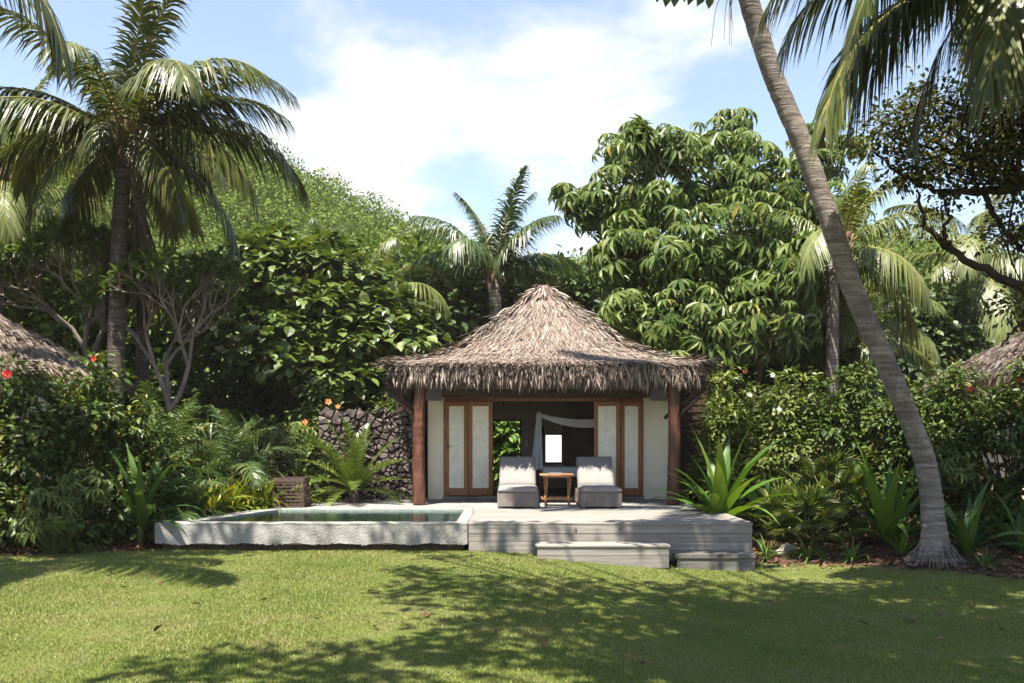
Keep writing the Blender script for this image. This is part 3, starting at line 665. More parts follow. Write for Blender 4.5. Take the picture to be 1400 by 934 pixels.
# dark spreading tree, upper right
def dark_tree():
    rng = np.random.default_rng(81); Y = 14.5; t = thing('spreading_tree', 'dark small leaved tree with crooked branches reaching in from the right', 'tree', (10.2, 15.5, .2)); w = MB(); g = MB()
    def br(pts, r0, r1): tube(w, spline([P(x, y, Y+d) for x, y, d in pts], 26)+rng.normal(0, .018, (26, 3)), np.linspace(r0, r1, 26), 7)
    tube(w, spline([np.array([10.2, 15.5, .2]), np.array([10.0, 15.3, 2.2]), P(1480, 470, Y+.3), P(1440, 420, Y)], 20), np.linspace(.2, .1, 20), 9)
    tube(w, spline([np.array([10.0, 15.3, 2.2]), np.array([9.9, 15.2, 4]), P(1450, 230, Y)], 20), np.linspace(.16, .1, 20), 9)
    br([(1440, 420, 0), (1390, 392, 0), (1345, 368, 0), (1305, 345, 0), (1275, 318, 0), (1258, 290, 0), (1256, 262, 0)], .085, .02)
    br([(1305, 345, 0), (1290, 322, -.1), (1297, 295, -.1), (1288, 265, -.2)], .045, .015)
    br([(1450, 230, 0), (1400, 252, 0), (1345, 262, 0), (1290, 262, 0), (1235, 240, 0), (1192, 205, 0)], .09, .015)
    br([(1345, 262, 0), (1360, 295, 0), (1385, 325, 0), (1400, 345, .2)], .05, .02)
    br([(1450, 230, 0), (1410, 190, 0), (1350, 160, .2), (1290, 140, .2), (1235, 150, .2)], .07, .015)
    br([(1400, 252, 0), (1340, 220, -.2), (1270, 200, -.2), (1215, 215, -.2)], .05, .012)
    br([(1440, 420, 0), (1400, 440, -.3), (1370, 470, -.3)], .05, .015)
    B = bl(Y, (1235, 165, 45), (1300, 150, 60, .2), (1370, 155, 60), (1250, 225, 48), (1320, 225, 58, -.3), (1390, 235, 60), (1205, 195, 28), (1440, 170, 80), (1300, 265, 25), (1400, 310, 38), (1450, 300, 60), (1385, 415, 30, -.3))
    cc = foliage(g, rng, B, 360, .3, 32, .09, .6, LEAF, .2, shell=.3)
    S = bl(Y, (1262, 305, 18), (1275, 285, 18), (1250, 325, 12), (1290, 335, 15), (1345, 330, 22), (1240, 250, 20))
    foliage(g, rng, S, 34, .22, 10, .085, .5, LEAF, .2, shell=.2)
    limbs(w, rng, P(1320, 225, Y), cc[rng.permutation(len(cc))[:40]], .022); limbs(w, rng, P(1390, 250, Y), cc[rng.permutation(len(cc))[:30]], .022)
    w.build('trunk', M['black_bark'], t, smooth=True); g.build('crown', M['dark'], t)
dark_tree()

# sun direction (towards the sun)
SUN = np.array([-.17, -.40, 1.0])
# shade tree over the lawn: big leaved sea almond outside the top of the frame
def shade_tree():
    rng = np.random.default_rng(91); t = thing('sea_almond_tree', 'big leaved tree overhead whose lowest leaf shows at the top edge', 'tree', (4.6, -1.5, 0)); g = MB(); w = MB()
    spots = [(560, 800, .5, .25), (600, 830, .8, .3), (650, 815, .8, .3), (700, 850, 1.0, .35), (760, 815, .8, .3), (740, 880, 1.0, .35), (820, 840, .9, .4), (800, 900, .8, .4), (880, 810, .9, .5), (900, 870, .9, .5), (960, 830, .9, .5), (980, 900, .9, .8), (1040, 880, .9, .8), (1110, 800, .7, .7), (1230, 800, .8, .9), (1320, 800, .8, .9), (1000, 800, .5, .5), (920, 850, .7, .5), (1060, 850, 1.0, .9), (1060, 850, 1.25, .9), (1060, 920, .9, .9), (1150, 830, 1.1, 1.1), (1150, 830, 1.3, 1.1), (1180, 890, 1.0, 1.1), (1260, 850, 1.1, 1.1), (1260, 850, 1.3, 1.1), (1340, 820, 1.1, 1.0), (1330, 900, 1.0, 1.0), (1280, 925, .8, 1.0), (1120, 930, .8, .9), (960, 930, .8, .7), (1400, 860, 1.0, .9), (660, 900, .7, .25), (560, 915, .8, .3), (450, 920, .7, .25), (340, 930, .6, .2), (250, 920, .5, .15), (870, 930, .8, .4), (620, 780, .3, .15), (690, 722, .25, .4), (745, 724, .15, .35), (885, 728, .4, .5), (960, 722, .45, .5), (1010, 735, .35, .5), (870, 705, .3, .4), (1000, 708, .5, .5), (535, 728, .25, .4), (590, 732, .12, .4)]
    fork = np.array([3.6, 1.5, 6.6]); tube(w, spline([np.array([4.6, -1.5, 0]), np.array([4.5, -.8, 3]), fork], 14), np.linspace(.3, .18, 14), 10)
    for px, py, r, dn in spots:
        Y = F*(CAMZ-.1)/(py-HOR) if py > 770 else 14.5; gp = np.array([(px-700)*Y/F, Y, .1]) if py > 770 else P(px, py, 14.5); H = 8.3+1.4*rng.random(); c = gp+SUN*H
        if c[2] < CAMZ+.475*c[1]+r*.5: c = gp + SUN*(H+1.2)
        k = int(60*dn*r*r)+5; foliage(g, rng, [(c, np.array([r, r, .35]))], k, .3, 12, .22, .5, LEAF, .2, shell=.15)
        tube(w, spline([fork, fork*.5+c*.5+np.array([0, 0, .4]), c], 10), np.linspace(.09, .015, 10), 6)
    tp = P(945, -12, 7.0); n = 9
    tube(w, spline([fork, fork*.4+tp*.6+np.array([0, 0, .25]), tp], 10), np.linspace(.06, .01, 10), 6)
    pos = np.array([P(x, y, 7.0) for x, y in ((915, -14), (925, -12), (952, -14), (965, -10), (972, -12), (935, -20), (905, -20), (985, -18), (958, -20))])
    s = np.full(n, .12); inst(g, LEAF, pos, nrm(rdir(rng, n)*.4+np.array([-.3, 0, -1])), nrm(rdir(rng, n)*.4+np.array([0, -1, .3])), np.stack([s*.6, s, s], -1))
    g.build('crown', M['almond'], t); w.build('trunk', M['bark'], t, smooth=True)
shade_tree()
def shade_left():
    """tree outside the left edge that shades the left hedge and bed"""
    rng = np.random.default_rng(92); t = thing('sea_almond_tree', 'big leaved tree outside the left edge shading the hedge', 'tree', (-9.8, 8, 0)); g = MB(); w = MB()
    fork = np.array([-9.6, 9, 5.5]); tube(w, spline([np.array([-9.8, 8, 0]), np.array([-9.7, 8.4, 3]), fork], 14), np.linspace(.28, .16, 14), 10)
    for tx, ty, tz, r, dn in ((-8.2, 14.6, 3, 1.0, .4), (-6.6, 14.9, .8, .6, .4), (-5.1, 14.5, .5, .4, .7), (-4.5, 14.5, .5, .4, .9), (-4.0, 14.5, .4, .3, .6)):
        H = 9.6; c = np.array([tx, ty, tz])+SUN*H
        foliage(g, rng, [(c, np.array([r, r, .4]))], int(30*dn*r*r)+3, .3, 12, .22, .5, LEAF, .2, shell=.15)
        tube(w, spline([fork, fork*.5+c*.5+np.array([0, 0, .4]), c], 10), np.linspace(.08, .015, 10), 6)
    g.build('crown', M['almond'], t); w.build('trunk', M['bark'], t, smooth=True)
shade_left()

# ------------------------------------------------------------------ low plants
def strap_plant(label, base, n, L, W, seed, mat, e0=(50, 86), bend=(25, 95), name='crinum_lily', cat='plant', group=None, yaw=None, stem=.0, fold=.22, wp=(.35, .8, 1, .95, .8, .55, .25, .02), curl=1.5):
    rng = np.random.default_rng(seed); t = thing(name, label, cat, base, group); g = MB(); b = np.array(base, float)
    for i in range(n):
        y = (yaw[0]+(yaw[1]-yaw[0])*rng.random()) if yaw else i*2.39996+rng.normal(0, .2)
        f = i/max(1, n-1); e = math.radians(e0[1]+(e0[0]-e0[1])*f+rng.normal(0, 4)); bd = math.radians(bend[0]+(bend[1]-bend[0])*f*(.7+.5*rng.random())); l = L*(.75+.35*rng.random())
        K = len(wp); S = np.linspace(0, 1, K); th = e-bd*S**curl; ds = l/(K-1)
        x = np.concatenate([[0], np.cumsum(np.cos(th[:-1]))*ds]); z = np.concatenate([[0], np.cumsum(np.sin(th[:-1]))*ds])
        h = np.array([math.cos(y), math.sin(y), 0]); B = np.array([-math.sin(y), math.cos(y), 0])
        tw = rng.normal(0, .35); c = b+np.array([0, 0, stem*(1-.5*f)])+h*(x+.03)[:, None]+np.array([0, 0, 1.])*z[:, None]+B*(rng.normal(0, .06)*l*S**2)[:, None]
        N = -np.sin(th)[:, None]*h+np.cos(th)[:, None]*np.array([0, 0, 1.]); w = W*np.array(wp)*.5*(.8+.35*rng.random())
        Bt = B*np.cos(tw*S)[:, None]+N*np.sin(tw*S)[:, None]
        l_ = c-Bt*w[:, None]+N*(fold*w)[:, None]; r_ = c+Bt*w[:, None]+N*(fold*w)[:, None]
        V = np.stack([l_, c, r_], 1).reshape(-1, 3); a = np.arange(K-1)[:, None]*3
        q = np.concatenate([np.stack([a+0, a+1, a+4, a+3], -1).reshape(-1, 4), np.stack([a+1, a+2, a+5, a+4], -1).reshape(-1, 4)]); g.add(V, q)
    g.build('leaves', M[mat], t, smooth=True)
    s = MB(); tube(s, [b-[0, 0, .05], b+[0, 0, .1+stem]], [.06 if W > .08 else .03, .045 if W > .08 else .02], 8); s.build('stem', M['stem'], t, smooth=True)
    return t
def G(px, py, Y, dz=0):
    p = P(px, py, Y); p[2] = float(gz(p[0], p[1]))+dz; return p
GC = 'crinum lilies in the garden beds'
strap_plant('sunlit crinum lily with broad leaves reaching over the right deck corner', G(985, 705, 16.7, .3), 30, 1.75, .24, 401, 'strap', group=GC, e0=(12, 80), bend=(25, 95), stem=.3)
strap_plant('upright crinum lily with bright broad leaves left of the leaning trunk foot', G(1212, 740, 16.2), 26, 2.0, .185, 402, 'strap', group=GC, e0=(25, 86), bend=(12, 100))
strap_plant('crinum lily with arching leaves right of the leaning trunk', G(1322, 750, 15.4), 15, 1.35, .15, 403, 'strap_dark', group=GC, e0=(30, 80), bend=(40, 120))
strap_plant('dark crinum lily between the fan palm and the hedge', G(1058, 720, 17.6), 18, 1.5, .13, 404, 'strap_dark', group=GC, e0=(45, 86), bend=(15, 70))
strap_plant('crinum lily at the right edge of the bed', G(1395, 755, 15.6), 15, 1.3, .15, 405, 'strap_dark', group=GC, e0=(30, 80), bend=(40, 120))
strap_plant('big crinum lily on a pale stem at the left end of the pool wall', G(192, 752, 14.85), 20, 1.45, .15, 406, 'strap_dark', group=GC, e0=(30, 86), bend=(25, 100), stem=.45)
strap_plant('crinum lily with drooping leaves behind the left end of the pool', G(262, 735, 16.0), 16, 1.3, .13, 407, 'strap_dark', group=GC, e0=(25, 84), bend=(40, 110), stem=.2)
strap_plant('narrow leaved crinum lily behind the wicker basket', G(345, 700, 17.9), 16, 1.25, .11, 408, 'strap', group=GC, e0=(50, 88), bend=(10, 70))
strap_plant('tall leaved crinum lily under the round leaved tree', G(310, 700, 19), 16, 1.5, .12, 409, 'strap_dark', group=GC, e0=(40, 86), bend=(30, 110), stem=.3)
strap_plant('small strap leaved plant at the foot of the upright crinum', G(1232, 760, 15.5), 9, .6, .08, 410, 'strap', group=GC, e0=(40, 85), bend=(20, 90))
for i, (px, py, Y, lab) in enumerate(((1048, 757, 15.3, 'low strap leaved plant beside the pale rock'), (1105, 758, 15.2, 'low strap leaved plant in front of the scruffy fan palm'), (1165, 762, 15.1, 'low strap leaved plant just left of the small plant at the crinum foot'), (1345, 772, 14.4, 'low strap leaved plant near the lawn edge right of the leaning trunk'))):
    strap_plant(lab, G(px, py, Y), 22, .48, .045, 411+i, 'strap_dark', group='low strap leaved plants of the right bed', name='strap_leaved_plant', e0=(8, 80), bend=(40, 130))
GY = 'yellow leaved plants behind the pool'
for i, (px, py, Y, lab) in enumerate(((290, 712, 16.6, 'yellow green plant at the left end of the row behind the pool'), (315, 705, 17.2, 'yellow green plant second from the left behind the pool'), (340, 700, 17.6, 'yellow green plant in the middle of the row behind the pool'), (365, 697, 17.9, 'yellow green plant just left of the wicker basket'), (372, 690, 18.7, 'yellow green plant behind the wicker basket'), (412, 690, 18.9, 'green yellow plant between the wicker basket and the cycad'))):
    strap_plant(lab, G(px, py, Y, .4), 44, .85, .07, 420+i, 'strap_yellow', group=GY, name='yellow_leaved_plant', e0=(10, 84), bend=(60, 140))
GG = 'grey leaved arching plants'
strap_plant('arching grey green plant above the yellow leaved plants', G(350, 690, 18.9, .9), 46, 1.25, .055, 431, 'strap_grey', group=GG, name='screw_pine', e0=(10, 84), bend=(50, 150), stem=.2)
strap_plant('arching grey green plant left of the stone wall end', G(405, 690, 19.5, .7), 44, 1.2, .055, 432, 'strap_grey', group=GG, name='screw_pine', e0=(10, 84), bend=(50, 150), stem=.2)
strap_plant('tall grey spiky plant in the shade near the palm trunk', G(285, 690, 19.6, 1.0), 40, 1.2, .055, 433, 'strap_grey', group=GG, name='screw_pine', e0=(20, 86), bend=(40, 140), stem=.2)

def frond_plant(label, base, n, L, seed, mat, name, cat, e=(80, 20), bend=70, llen=.2, nl=42, lw=.02, gr=.1, group=None, stem=.15, a0=70, a1=45, up=.3):
    rng = np.random.default_rng(seed); t = thing(name, label, cat, base, group)
    ms = [frond_mesh('frond', L, e[0]+(e[1]-e[0])*k/4, bend*(.6+.2*k), [M[mat], M['stem']], n=nl, llen=llen, lw=lw, gr=gr, seed=seed+k, rr=.012, a0=a0, a1=a1, up=up, start=.1) for k in range(5)]
    for i in range(n):
        o = bpy.data.objects.new('frond', ms[int(i*4.99/n)]); COL.objects.link(o); o.parent = t; o.location = (0, 0, stem); s = .85+.3*rng.random(); o.scale = (s, s, s); o.rotation_euler = (rng.normal(0, .1), 0, i*2.39996+rng.normal(0, .15))
    s = MB(); tube(s, np.array([[0, 0, -.1], [0, 0, stem*.5], [0, 0, stem+.03]])+np.array(base), [.09, .1, .07], 9, jit=.1, rng=rng); s.build('trunk', M['bark'], t, smooth=True); return t
frond_plant('green cycad with stiff feathery fronds in front of the stone wall', (*P(484, 686, 19.1)[:2], .68), 30, 1.4, 441, 'cycad', 'cycad', 'plant', e=(80, 8), bend=45, llen=.22, nl=46, stem=.25)
GA = 'areca palms in the left bed'
frond_plant('feathery areca palm beside the shaggy palm trunk', G(225, 700, 17.2, .3), 16, 1.7, 442, 'palm_green', 'areca_palm', 'palm', e=(82, 20), bend=85, llen=.42, nl=34, lw=.03, gr=.4, group=GA, stem=.7)
frond_plant('feathery areca palm in the middle of the left bed', G(318, 690, 18.3, .4), 15, 1.5, 443, 'palm_green', 'areca_palm', 'palm', e=(82, 20), bend=85, llen=.4, nl=34, lw=.03, gr=.4, group=GA, stem=.6)
frond_plant('dark areca palm drooping over the left corner of the pool', G(245, 725, 15.6, .1), 13, 1.15, 444, 'palm_green', 'areca_palm', 'palm', e=(75, 0), bend=95, llen=.36, nl=30, lw=.03, gr=.5, group=GA, stem=.4)
frond_plant('small palm beside the thatched roof of the left hut', G(55, 640, 23, 1.6), 14, 1.5, 445, 'palm_green', 'areca_palm', 'palm', e=(82, 20), bend=85, llen=.4, nl=34, lw=.03, gr=.4, group=GA, stem=.7)
frond_plant('small feathery palm under the umbrella tree right of the hut', G(1010, 640, 22, .8), 14, 1.4, 446, 'palm_green', 'areca_palm', 'palm', e=(82, 20), bend=85, llen=.4, nl=34, lw=.03, gr=.4, group=GA, stem=.7)

def fan_palm(label, base, n, L, seed, spread=(75, 5)):
    rng = np.random.default_rng(seed); t = thing('fan_palm', label, 'palm', base, 'fan palms in the right bed'); g = MB(); s = MB(); b = np.array(base, float)
    for i in range(n):
        y = i*2.39996; e = math.radians(spread[0]+(spread[1]-spread[0])*i/n+rng.normal(0, 6)); l = L*(.7+.5*rng.random()); d = np.array([math.cos(y)*math.cos(e), math.sin(y)*math.cos(e), math.sin(e)])
        tip = b+d*l; tube(s, [b, b+d*l*.5+[0, 0, .04], tip], [.012, .009, .007], 4)
        side = np.array([-math.sin(y), math.cos(y), 0]); n_ = np.cross(d, side); k = 22; a = np.linspace(-1.75, 1.75, k)
        dd = nrm(np.cos(a)[:, None]*d+np.sin(a)[:, None]*side+n_*.1+np.array([0, 0, -.25])); ll = .42*(.75+.25*np.cos(a*.8))*(.9+.2*rng.random(k)); mt = 1 if i > n*.75 and rng.random() < .6 else 0
        inst(g, LEAF, np.repeat(tip[None], k, 0), dd, np.repeat(n_[None], k, 0)+rdir(rng, k)*.15, np.stack([ll*.085, ll, ll], -1), mt)
    g.build('leaves', [M['fan'], M['dead_palm']], t); s.build('stems', M['stem'], t, smooth=True)
fan_palm('scruffy fan palm with dry lower leaves at the deck right end', G(1105, 740, 16.2), 34, .75, 451, (85, -15))
fan_palm('taller fan palm behind the scruffy one', G(1135, 730, 17.2, .4), 26, .8, 452)
fan_palm('fan palm close to the right end of the deck', G(1065, 735, 16.6), 22, .6, 453, (80, 0))

def whorl_plant(label, base, h, R, n, seed, mat='hedge_light', Rc=.2):
    rng = np.random.default_rng(seed); t = thing('octopus_bush', label, 'bush', base, 'bushes with whorled leaves'); g = MB(); s = MB(); b = np.array(base, float)
    u = rdir(rng, n*2); u = u[u[:, 2] > -.3][:n]; cc = b+np.array([0, 0, h*.5])+u*np.array([R, R, h*.5]); clusters(g, rng, cc, u, Rc, .6, .5)
    for c in cc[::2]: tube(s, spline([b, (b+c)/2+[0, 0, -.05], c], 6), np.linspace(.014, .006, 6), 4)
    g.build('crown', M[mat], t); s.build('stems', M['stem'], t, smooth=True)
whorl_plant('low bush with light whorled leaves at the lawn edge on the left', G(72, 765, 14.1), 1.05, .42, 60, 461)
whorl_plant('whorled leaved bush just left of the big crinum', G(115, 745, 14.5, .5), .8, .35, 34, 462)
whorl_plant('whorled leaved bush under the flowering bush near the stone wall', G(400, 690, 20.0, 1.2), .9, .5, 50, 463, 'hedge_light', .26)
whorl_plant('whorled leaved bush glinting right of the leaning trunk', G(1310, 690, 16.6, .9), .6, .25, 22, 464, 'hedge_light', .2)

# leaf litter and a rock in the right bed
def litter():
    rng = np.random.default_rng(471); n = 2600; x = 3.8+rng.random(n)*6; y = 13.2+rng.random(n)*4.2; k = y > lawn_back(x)-.35+rng.normal(0, .2, n); x, y = x[k], y[k]
    x2 = -9+rng.random(900)*4; y2 = 13.4+rng.random(900)*2; k = y2 > lawn_back(x2)-.05; x = np.append(x, x2[k]); y = np.append(y, y2[k]); n = len(x)
    x3 = rng.uniform(-7, 7, 90); y3 = rng.uniform(7.5, 14, 90); x = np.append(x, x3); y = np.append(y, y3); n = len(x)
    s = .05+.09*rng.random(n); d = rdir(rng, n); d[:, 2] *= .25; g = MB()
    inst(g, LEAF, np.stack([x, y, gz(x, y)+.03], -1), d, nrm(np.array([0, 0, 1.])+rdir(rng, n)*.4), np.stack([s*.55, s, s], -1))
    tag(g.build('leaf_litter', M['litter']), 'brown fallen leaves lying on the soil of the planting beds and a few on the lawn', 'leaf litter', kind='stuff')
litter()
def rock(label, c, r, seed):
    rng = np.random.default_rng(seed); bm = bmesh.new(); bmesh.ops.create_icosphere(bm, subdivisions=3, radius=1); V = np.array([v.co[:] for v in bm.verts]); f = np.array([[v.index for v in q.verts] for q in bm.faces]); bm.free()
    k = rdir(rng, 9); off = sum(.12*np.sin(3*V@k[i]+i) for i in range(5)); V = V*(1+off[:, None])*np.array(r)+np.array(c); g = MB(); g.add(V, f)
    tag(g.build('garden_rock', M['rock'], smooth=True), label, 'rock')
rock('pale rock lying on the soil beside the right end of the deck', (*P(1072, 746, 15.6)[:2], .12), (.2, .14, .11), 1)

# ------------------------------------------------------------------ terrace, pool, deck
DZ = .7
def terrace():
    g = MB()
    # paving behind pool and deck, with a slanted left end
    for pts in ([(-4.55, 17.5), (-.72, 17.5), (-.72, 20.15), (-4.1, 20.15)], [(-.719, 17.076), (3.66, 17.076), (3.66, 20.15), (-.719, 20.15)]):
        V = [(x, y, DZ) for x, y in pts]+[(x, y, .1) for x, y in pts]
        g.add(V, [np.array([(0, 1, 2, 3)]+[(i+4, (i+1) % 4+4, (i+1) % 4, i) for i in range(4)])])
    tag(g.build('terrace', M['paving']), kind='structure')
terrace()
pool = thing('plunge_pool', 'raised plunge pool with a stained white concrete wall at the lawn edge', 'pool', (-3, 16, .2))
def pool_parts():
    O = [(-5.45, 14.5), (-.68, 14.5), (-.68, 17.07), (-.74, 17.498), (-4.55, 17.498)]; I = [(-4.95, 14.72), (-.86, 14.72), (-.86, 16.9), (-.86, 17.26), (-4.25, 17.26)]
    rng = np.random.default_rng(1); g = MB()
    # front wall: dense grid, roughly trowelled
    nx, nz = 200, 18; X = np.linspace(O[0][0], O[1][0], nx); Z = np.linspace(.375, DZ, nz); XX, ZZ = np.meshgrid(X, Z)
    YY = 14.5+.006*np.sin(XX*5.3)+.004*np.sin(XX*13+ZZ*21)+.0012*rng.standard_normal(XX.shape); ZZ = ZZ+np.where(ZZ < .38, .012*np.sin(XX*9)+.006*rng.standard_normal(XX.shape), 0)
    YY[-1] = 14.5; YY[-2] -= .004
    V = np.stack([XX, YY, ZZ], -1).reshape(-1, 3); i, j = np.meshgrid(np.arange(nx-1), np.arange(nz-1)); a = j*nx+i
    g.add(V, np.stack([a, a+1, a+1+nx, a+nx], -1).reshape(-1, 4))
    for k in range(5):
        p, q = O[k], O[(k+1) % 5]; r, s = I[k], I[(k+1) % 5]
        g.add([(*p, DZ), (*q, DZ), (*s, DZ), (*r, DZ)], np.array([(0, 1, 2, 3)]))       # coping top
        if k: g.add([(*p, .375), (*q, .375), (*q, DZ), (*p, DZ)], np.array([(0, 1, 2, 3)]))
    g.add([(O[0][0], 14.5, .375), (O[1][0], 14.5, .375), (O[1][0], 14.7, .375), (O[0][0]+.05, 14.7, .375)], np.array([(0, 3, 2, 1)]))
    g.build('pool_wall', M['concrete'], pool, smooth=False)
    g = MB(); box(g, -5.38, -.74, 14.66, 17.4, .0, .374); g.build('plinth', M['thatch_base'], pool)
    g = MB()
    for k in range(5):
        r, s = I[k], I[(k+1) % 5]; g.add([(*r, .36), (*s, .36), (*s, DZ-.003), (*r, DZ-.003)], np.array([(3, 2, 1, 0)]))
    g.add([(*p, .36) for p in I], [np.array([(0, 1, 3, 4)]), np.array([(1, 2, 3)])]); g.build('tile_lining', M['tile'], pool)
    g = MB(); g.add([(*p, DZ-.035) for p in I], [np.array([(0, 1, 3, 4)]), np.array([(1, 2, 3)])]); tag(g.build('water', M['water'], pool), 'still green grey pool water')
pool_parts()
deck = thing('timber_deck', 'silvery grey timber deck with board front in front of the hut', 'deck', (1.5, 15.8, .1))
def deck_parts():
    rng = np.random.default_rng(2); g = MB(); y = 14.5; 
    while y < 17.0:
        w = .137; box(g, -.672+rng.normal(0, .002), 3.68+rng.normal(0, .004), y, y+w, DZ-.03+rng.normal(0, .0015), DZ+rng.normal(0, .0015), bev=.004); y += w+.006
    g.build('deck_boards', M['deck'], deck)
    g = MB(); zs = [(.535, .668), (.412, .53), (.28, .407), (.12, .275)]
    for z0, z1 in zs:
        box(g, -.66+rng.normal(0, .003), 3.665+rng.normal(0, .003), 14.505+rng.normal(0, .003), 14.54, z0, z1, bev=.004)
        box(g, 3.63, 3.66, 14.545, 17.0, z0, z1, bev=.004)
    g.build('fascia_boards', M['deck'], deck)
    g = MB(); box(g, -.6, 3.6, 14.6, 17.0, -.1, .6); g.build('deck_frame', M['dark_wood'], deck)
    for px in (787, 849):
        p = P(px, 723, 14.5); g = MB(); tube(g, [p+[0, .01, 0], p-[0, .012, 0]], .022, 12); g.build('deck_light', M['metal'], deck, smooth=False)
deck_parts()
def steps():
    rng = np.random.default_rng(3); t = thing('timber_step', 'wide pale timber step in front of the deck', 'step', (1.2, 14.2, .05), 'timber steps of the deck')
    x0, x1 = P(735, 0, 13.95)[0], P(915, 0, 13.95)[0]
    g = MB()
    for k in range(4): box(g, x0-.02+rng.normal(0, .004), x1+.02, 13.95+k*.137, 13.95+k*.137+.131, .385, .415, bev=.004)
    g.build('tread', M['deck_step'], t)
    g = MB(); box(g, x0, x1, 13.965, 14.0, .262, .38, bev=.004); box(g, x0, x1, 13.968, 14.003, .08, .257, bev=.004); box(g, x0, x0+.03, 14.005, 14.49, .1, .38); box(g, x1-.03, x1, 14.005, 14.49, .1, .38); g.build('riser', M['deck_step'], t)
    t = thing('timber_step', 'dark weathered low timber step at the right end of the deck', 'step', (3.0, 14.3, .0), 'timber steps of the deck')
    x0, x1 = P(922, 0, 14.15)[0], 3.62; g = MB()
    for k in range(2): box(g, x0+.1*k, x1, 14.13+k*.17, 14.13+k*.17+.165, .2+.004*k, .27, bev=.006)
    g.build('tread', M['old_step'], t); g = MB(); box(g, x0+.04, x1-.01, 14.15, 14.45, -.05, .197, bev=.005); g.build('riser', M['old_step'], t)
steps()

# stone wall with real stones
def stone_wall():
    rng = np.random.default_rng(4); x0, x1, z0, z1, y0 = -4.05, -1.85, .6, 2.58, 20.0
    nx, nz = 230, 210; X, Z = np.meshgrid(np.linspace(x0, x1, nx), np.linspace(z0, z1, nz)); p = np.stack([X.ravel(), Z.ravel()], -1)
    s = np.stack([x0+(x1-x0)*rng.random(330), z0+(z1-z0)*rng.random(330)], -1); sc = np.array([1, 1.25]); hgt = rng.random(330)*.05
    f1 = np.full(len(p), 9.); f2 = np.full(len(p), 9.); idx = np.zeros(len(p), int)
    for i in range(len(s)):
        d = np.hypot(*((p-s[i])*sc).T); m = d < f1; f2 = np.where(m, f1, np.minimum(f2, d)); idx = np.where(m, i, idx); f1 = np.where(m, d, f1)
    h = sm(0, .045, f2-f1)*(.05+hgt[idx]); zz = p[:, 1]+np.where(p[:, 1] > z1-.12, .05*np.sin(p[:, 0]*11)+.03*np.sin(p[:, 0]*27), 0)
    V = np.stack([p[:, 0], y0-h, zz], -1); i, j = np.meshgrid(np.arange(nx-1), np.arange(nz-1)); a = j*nx+i; g = MB(); g.add(V, np.stack([a, a+1, a+1+nx, a+nx], -1).reshape(-1, 4))
    box(g, x0, x1, y0+.004, y0+.4, z0, z1-.02); tag(g.build('stone_wall', M['lava']), 'rough dark lava stone garden wall left of the hut', 'wall')
    g = MB(); return g
stone_wall()

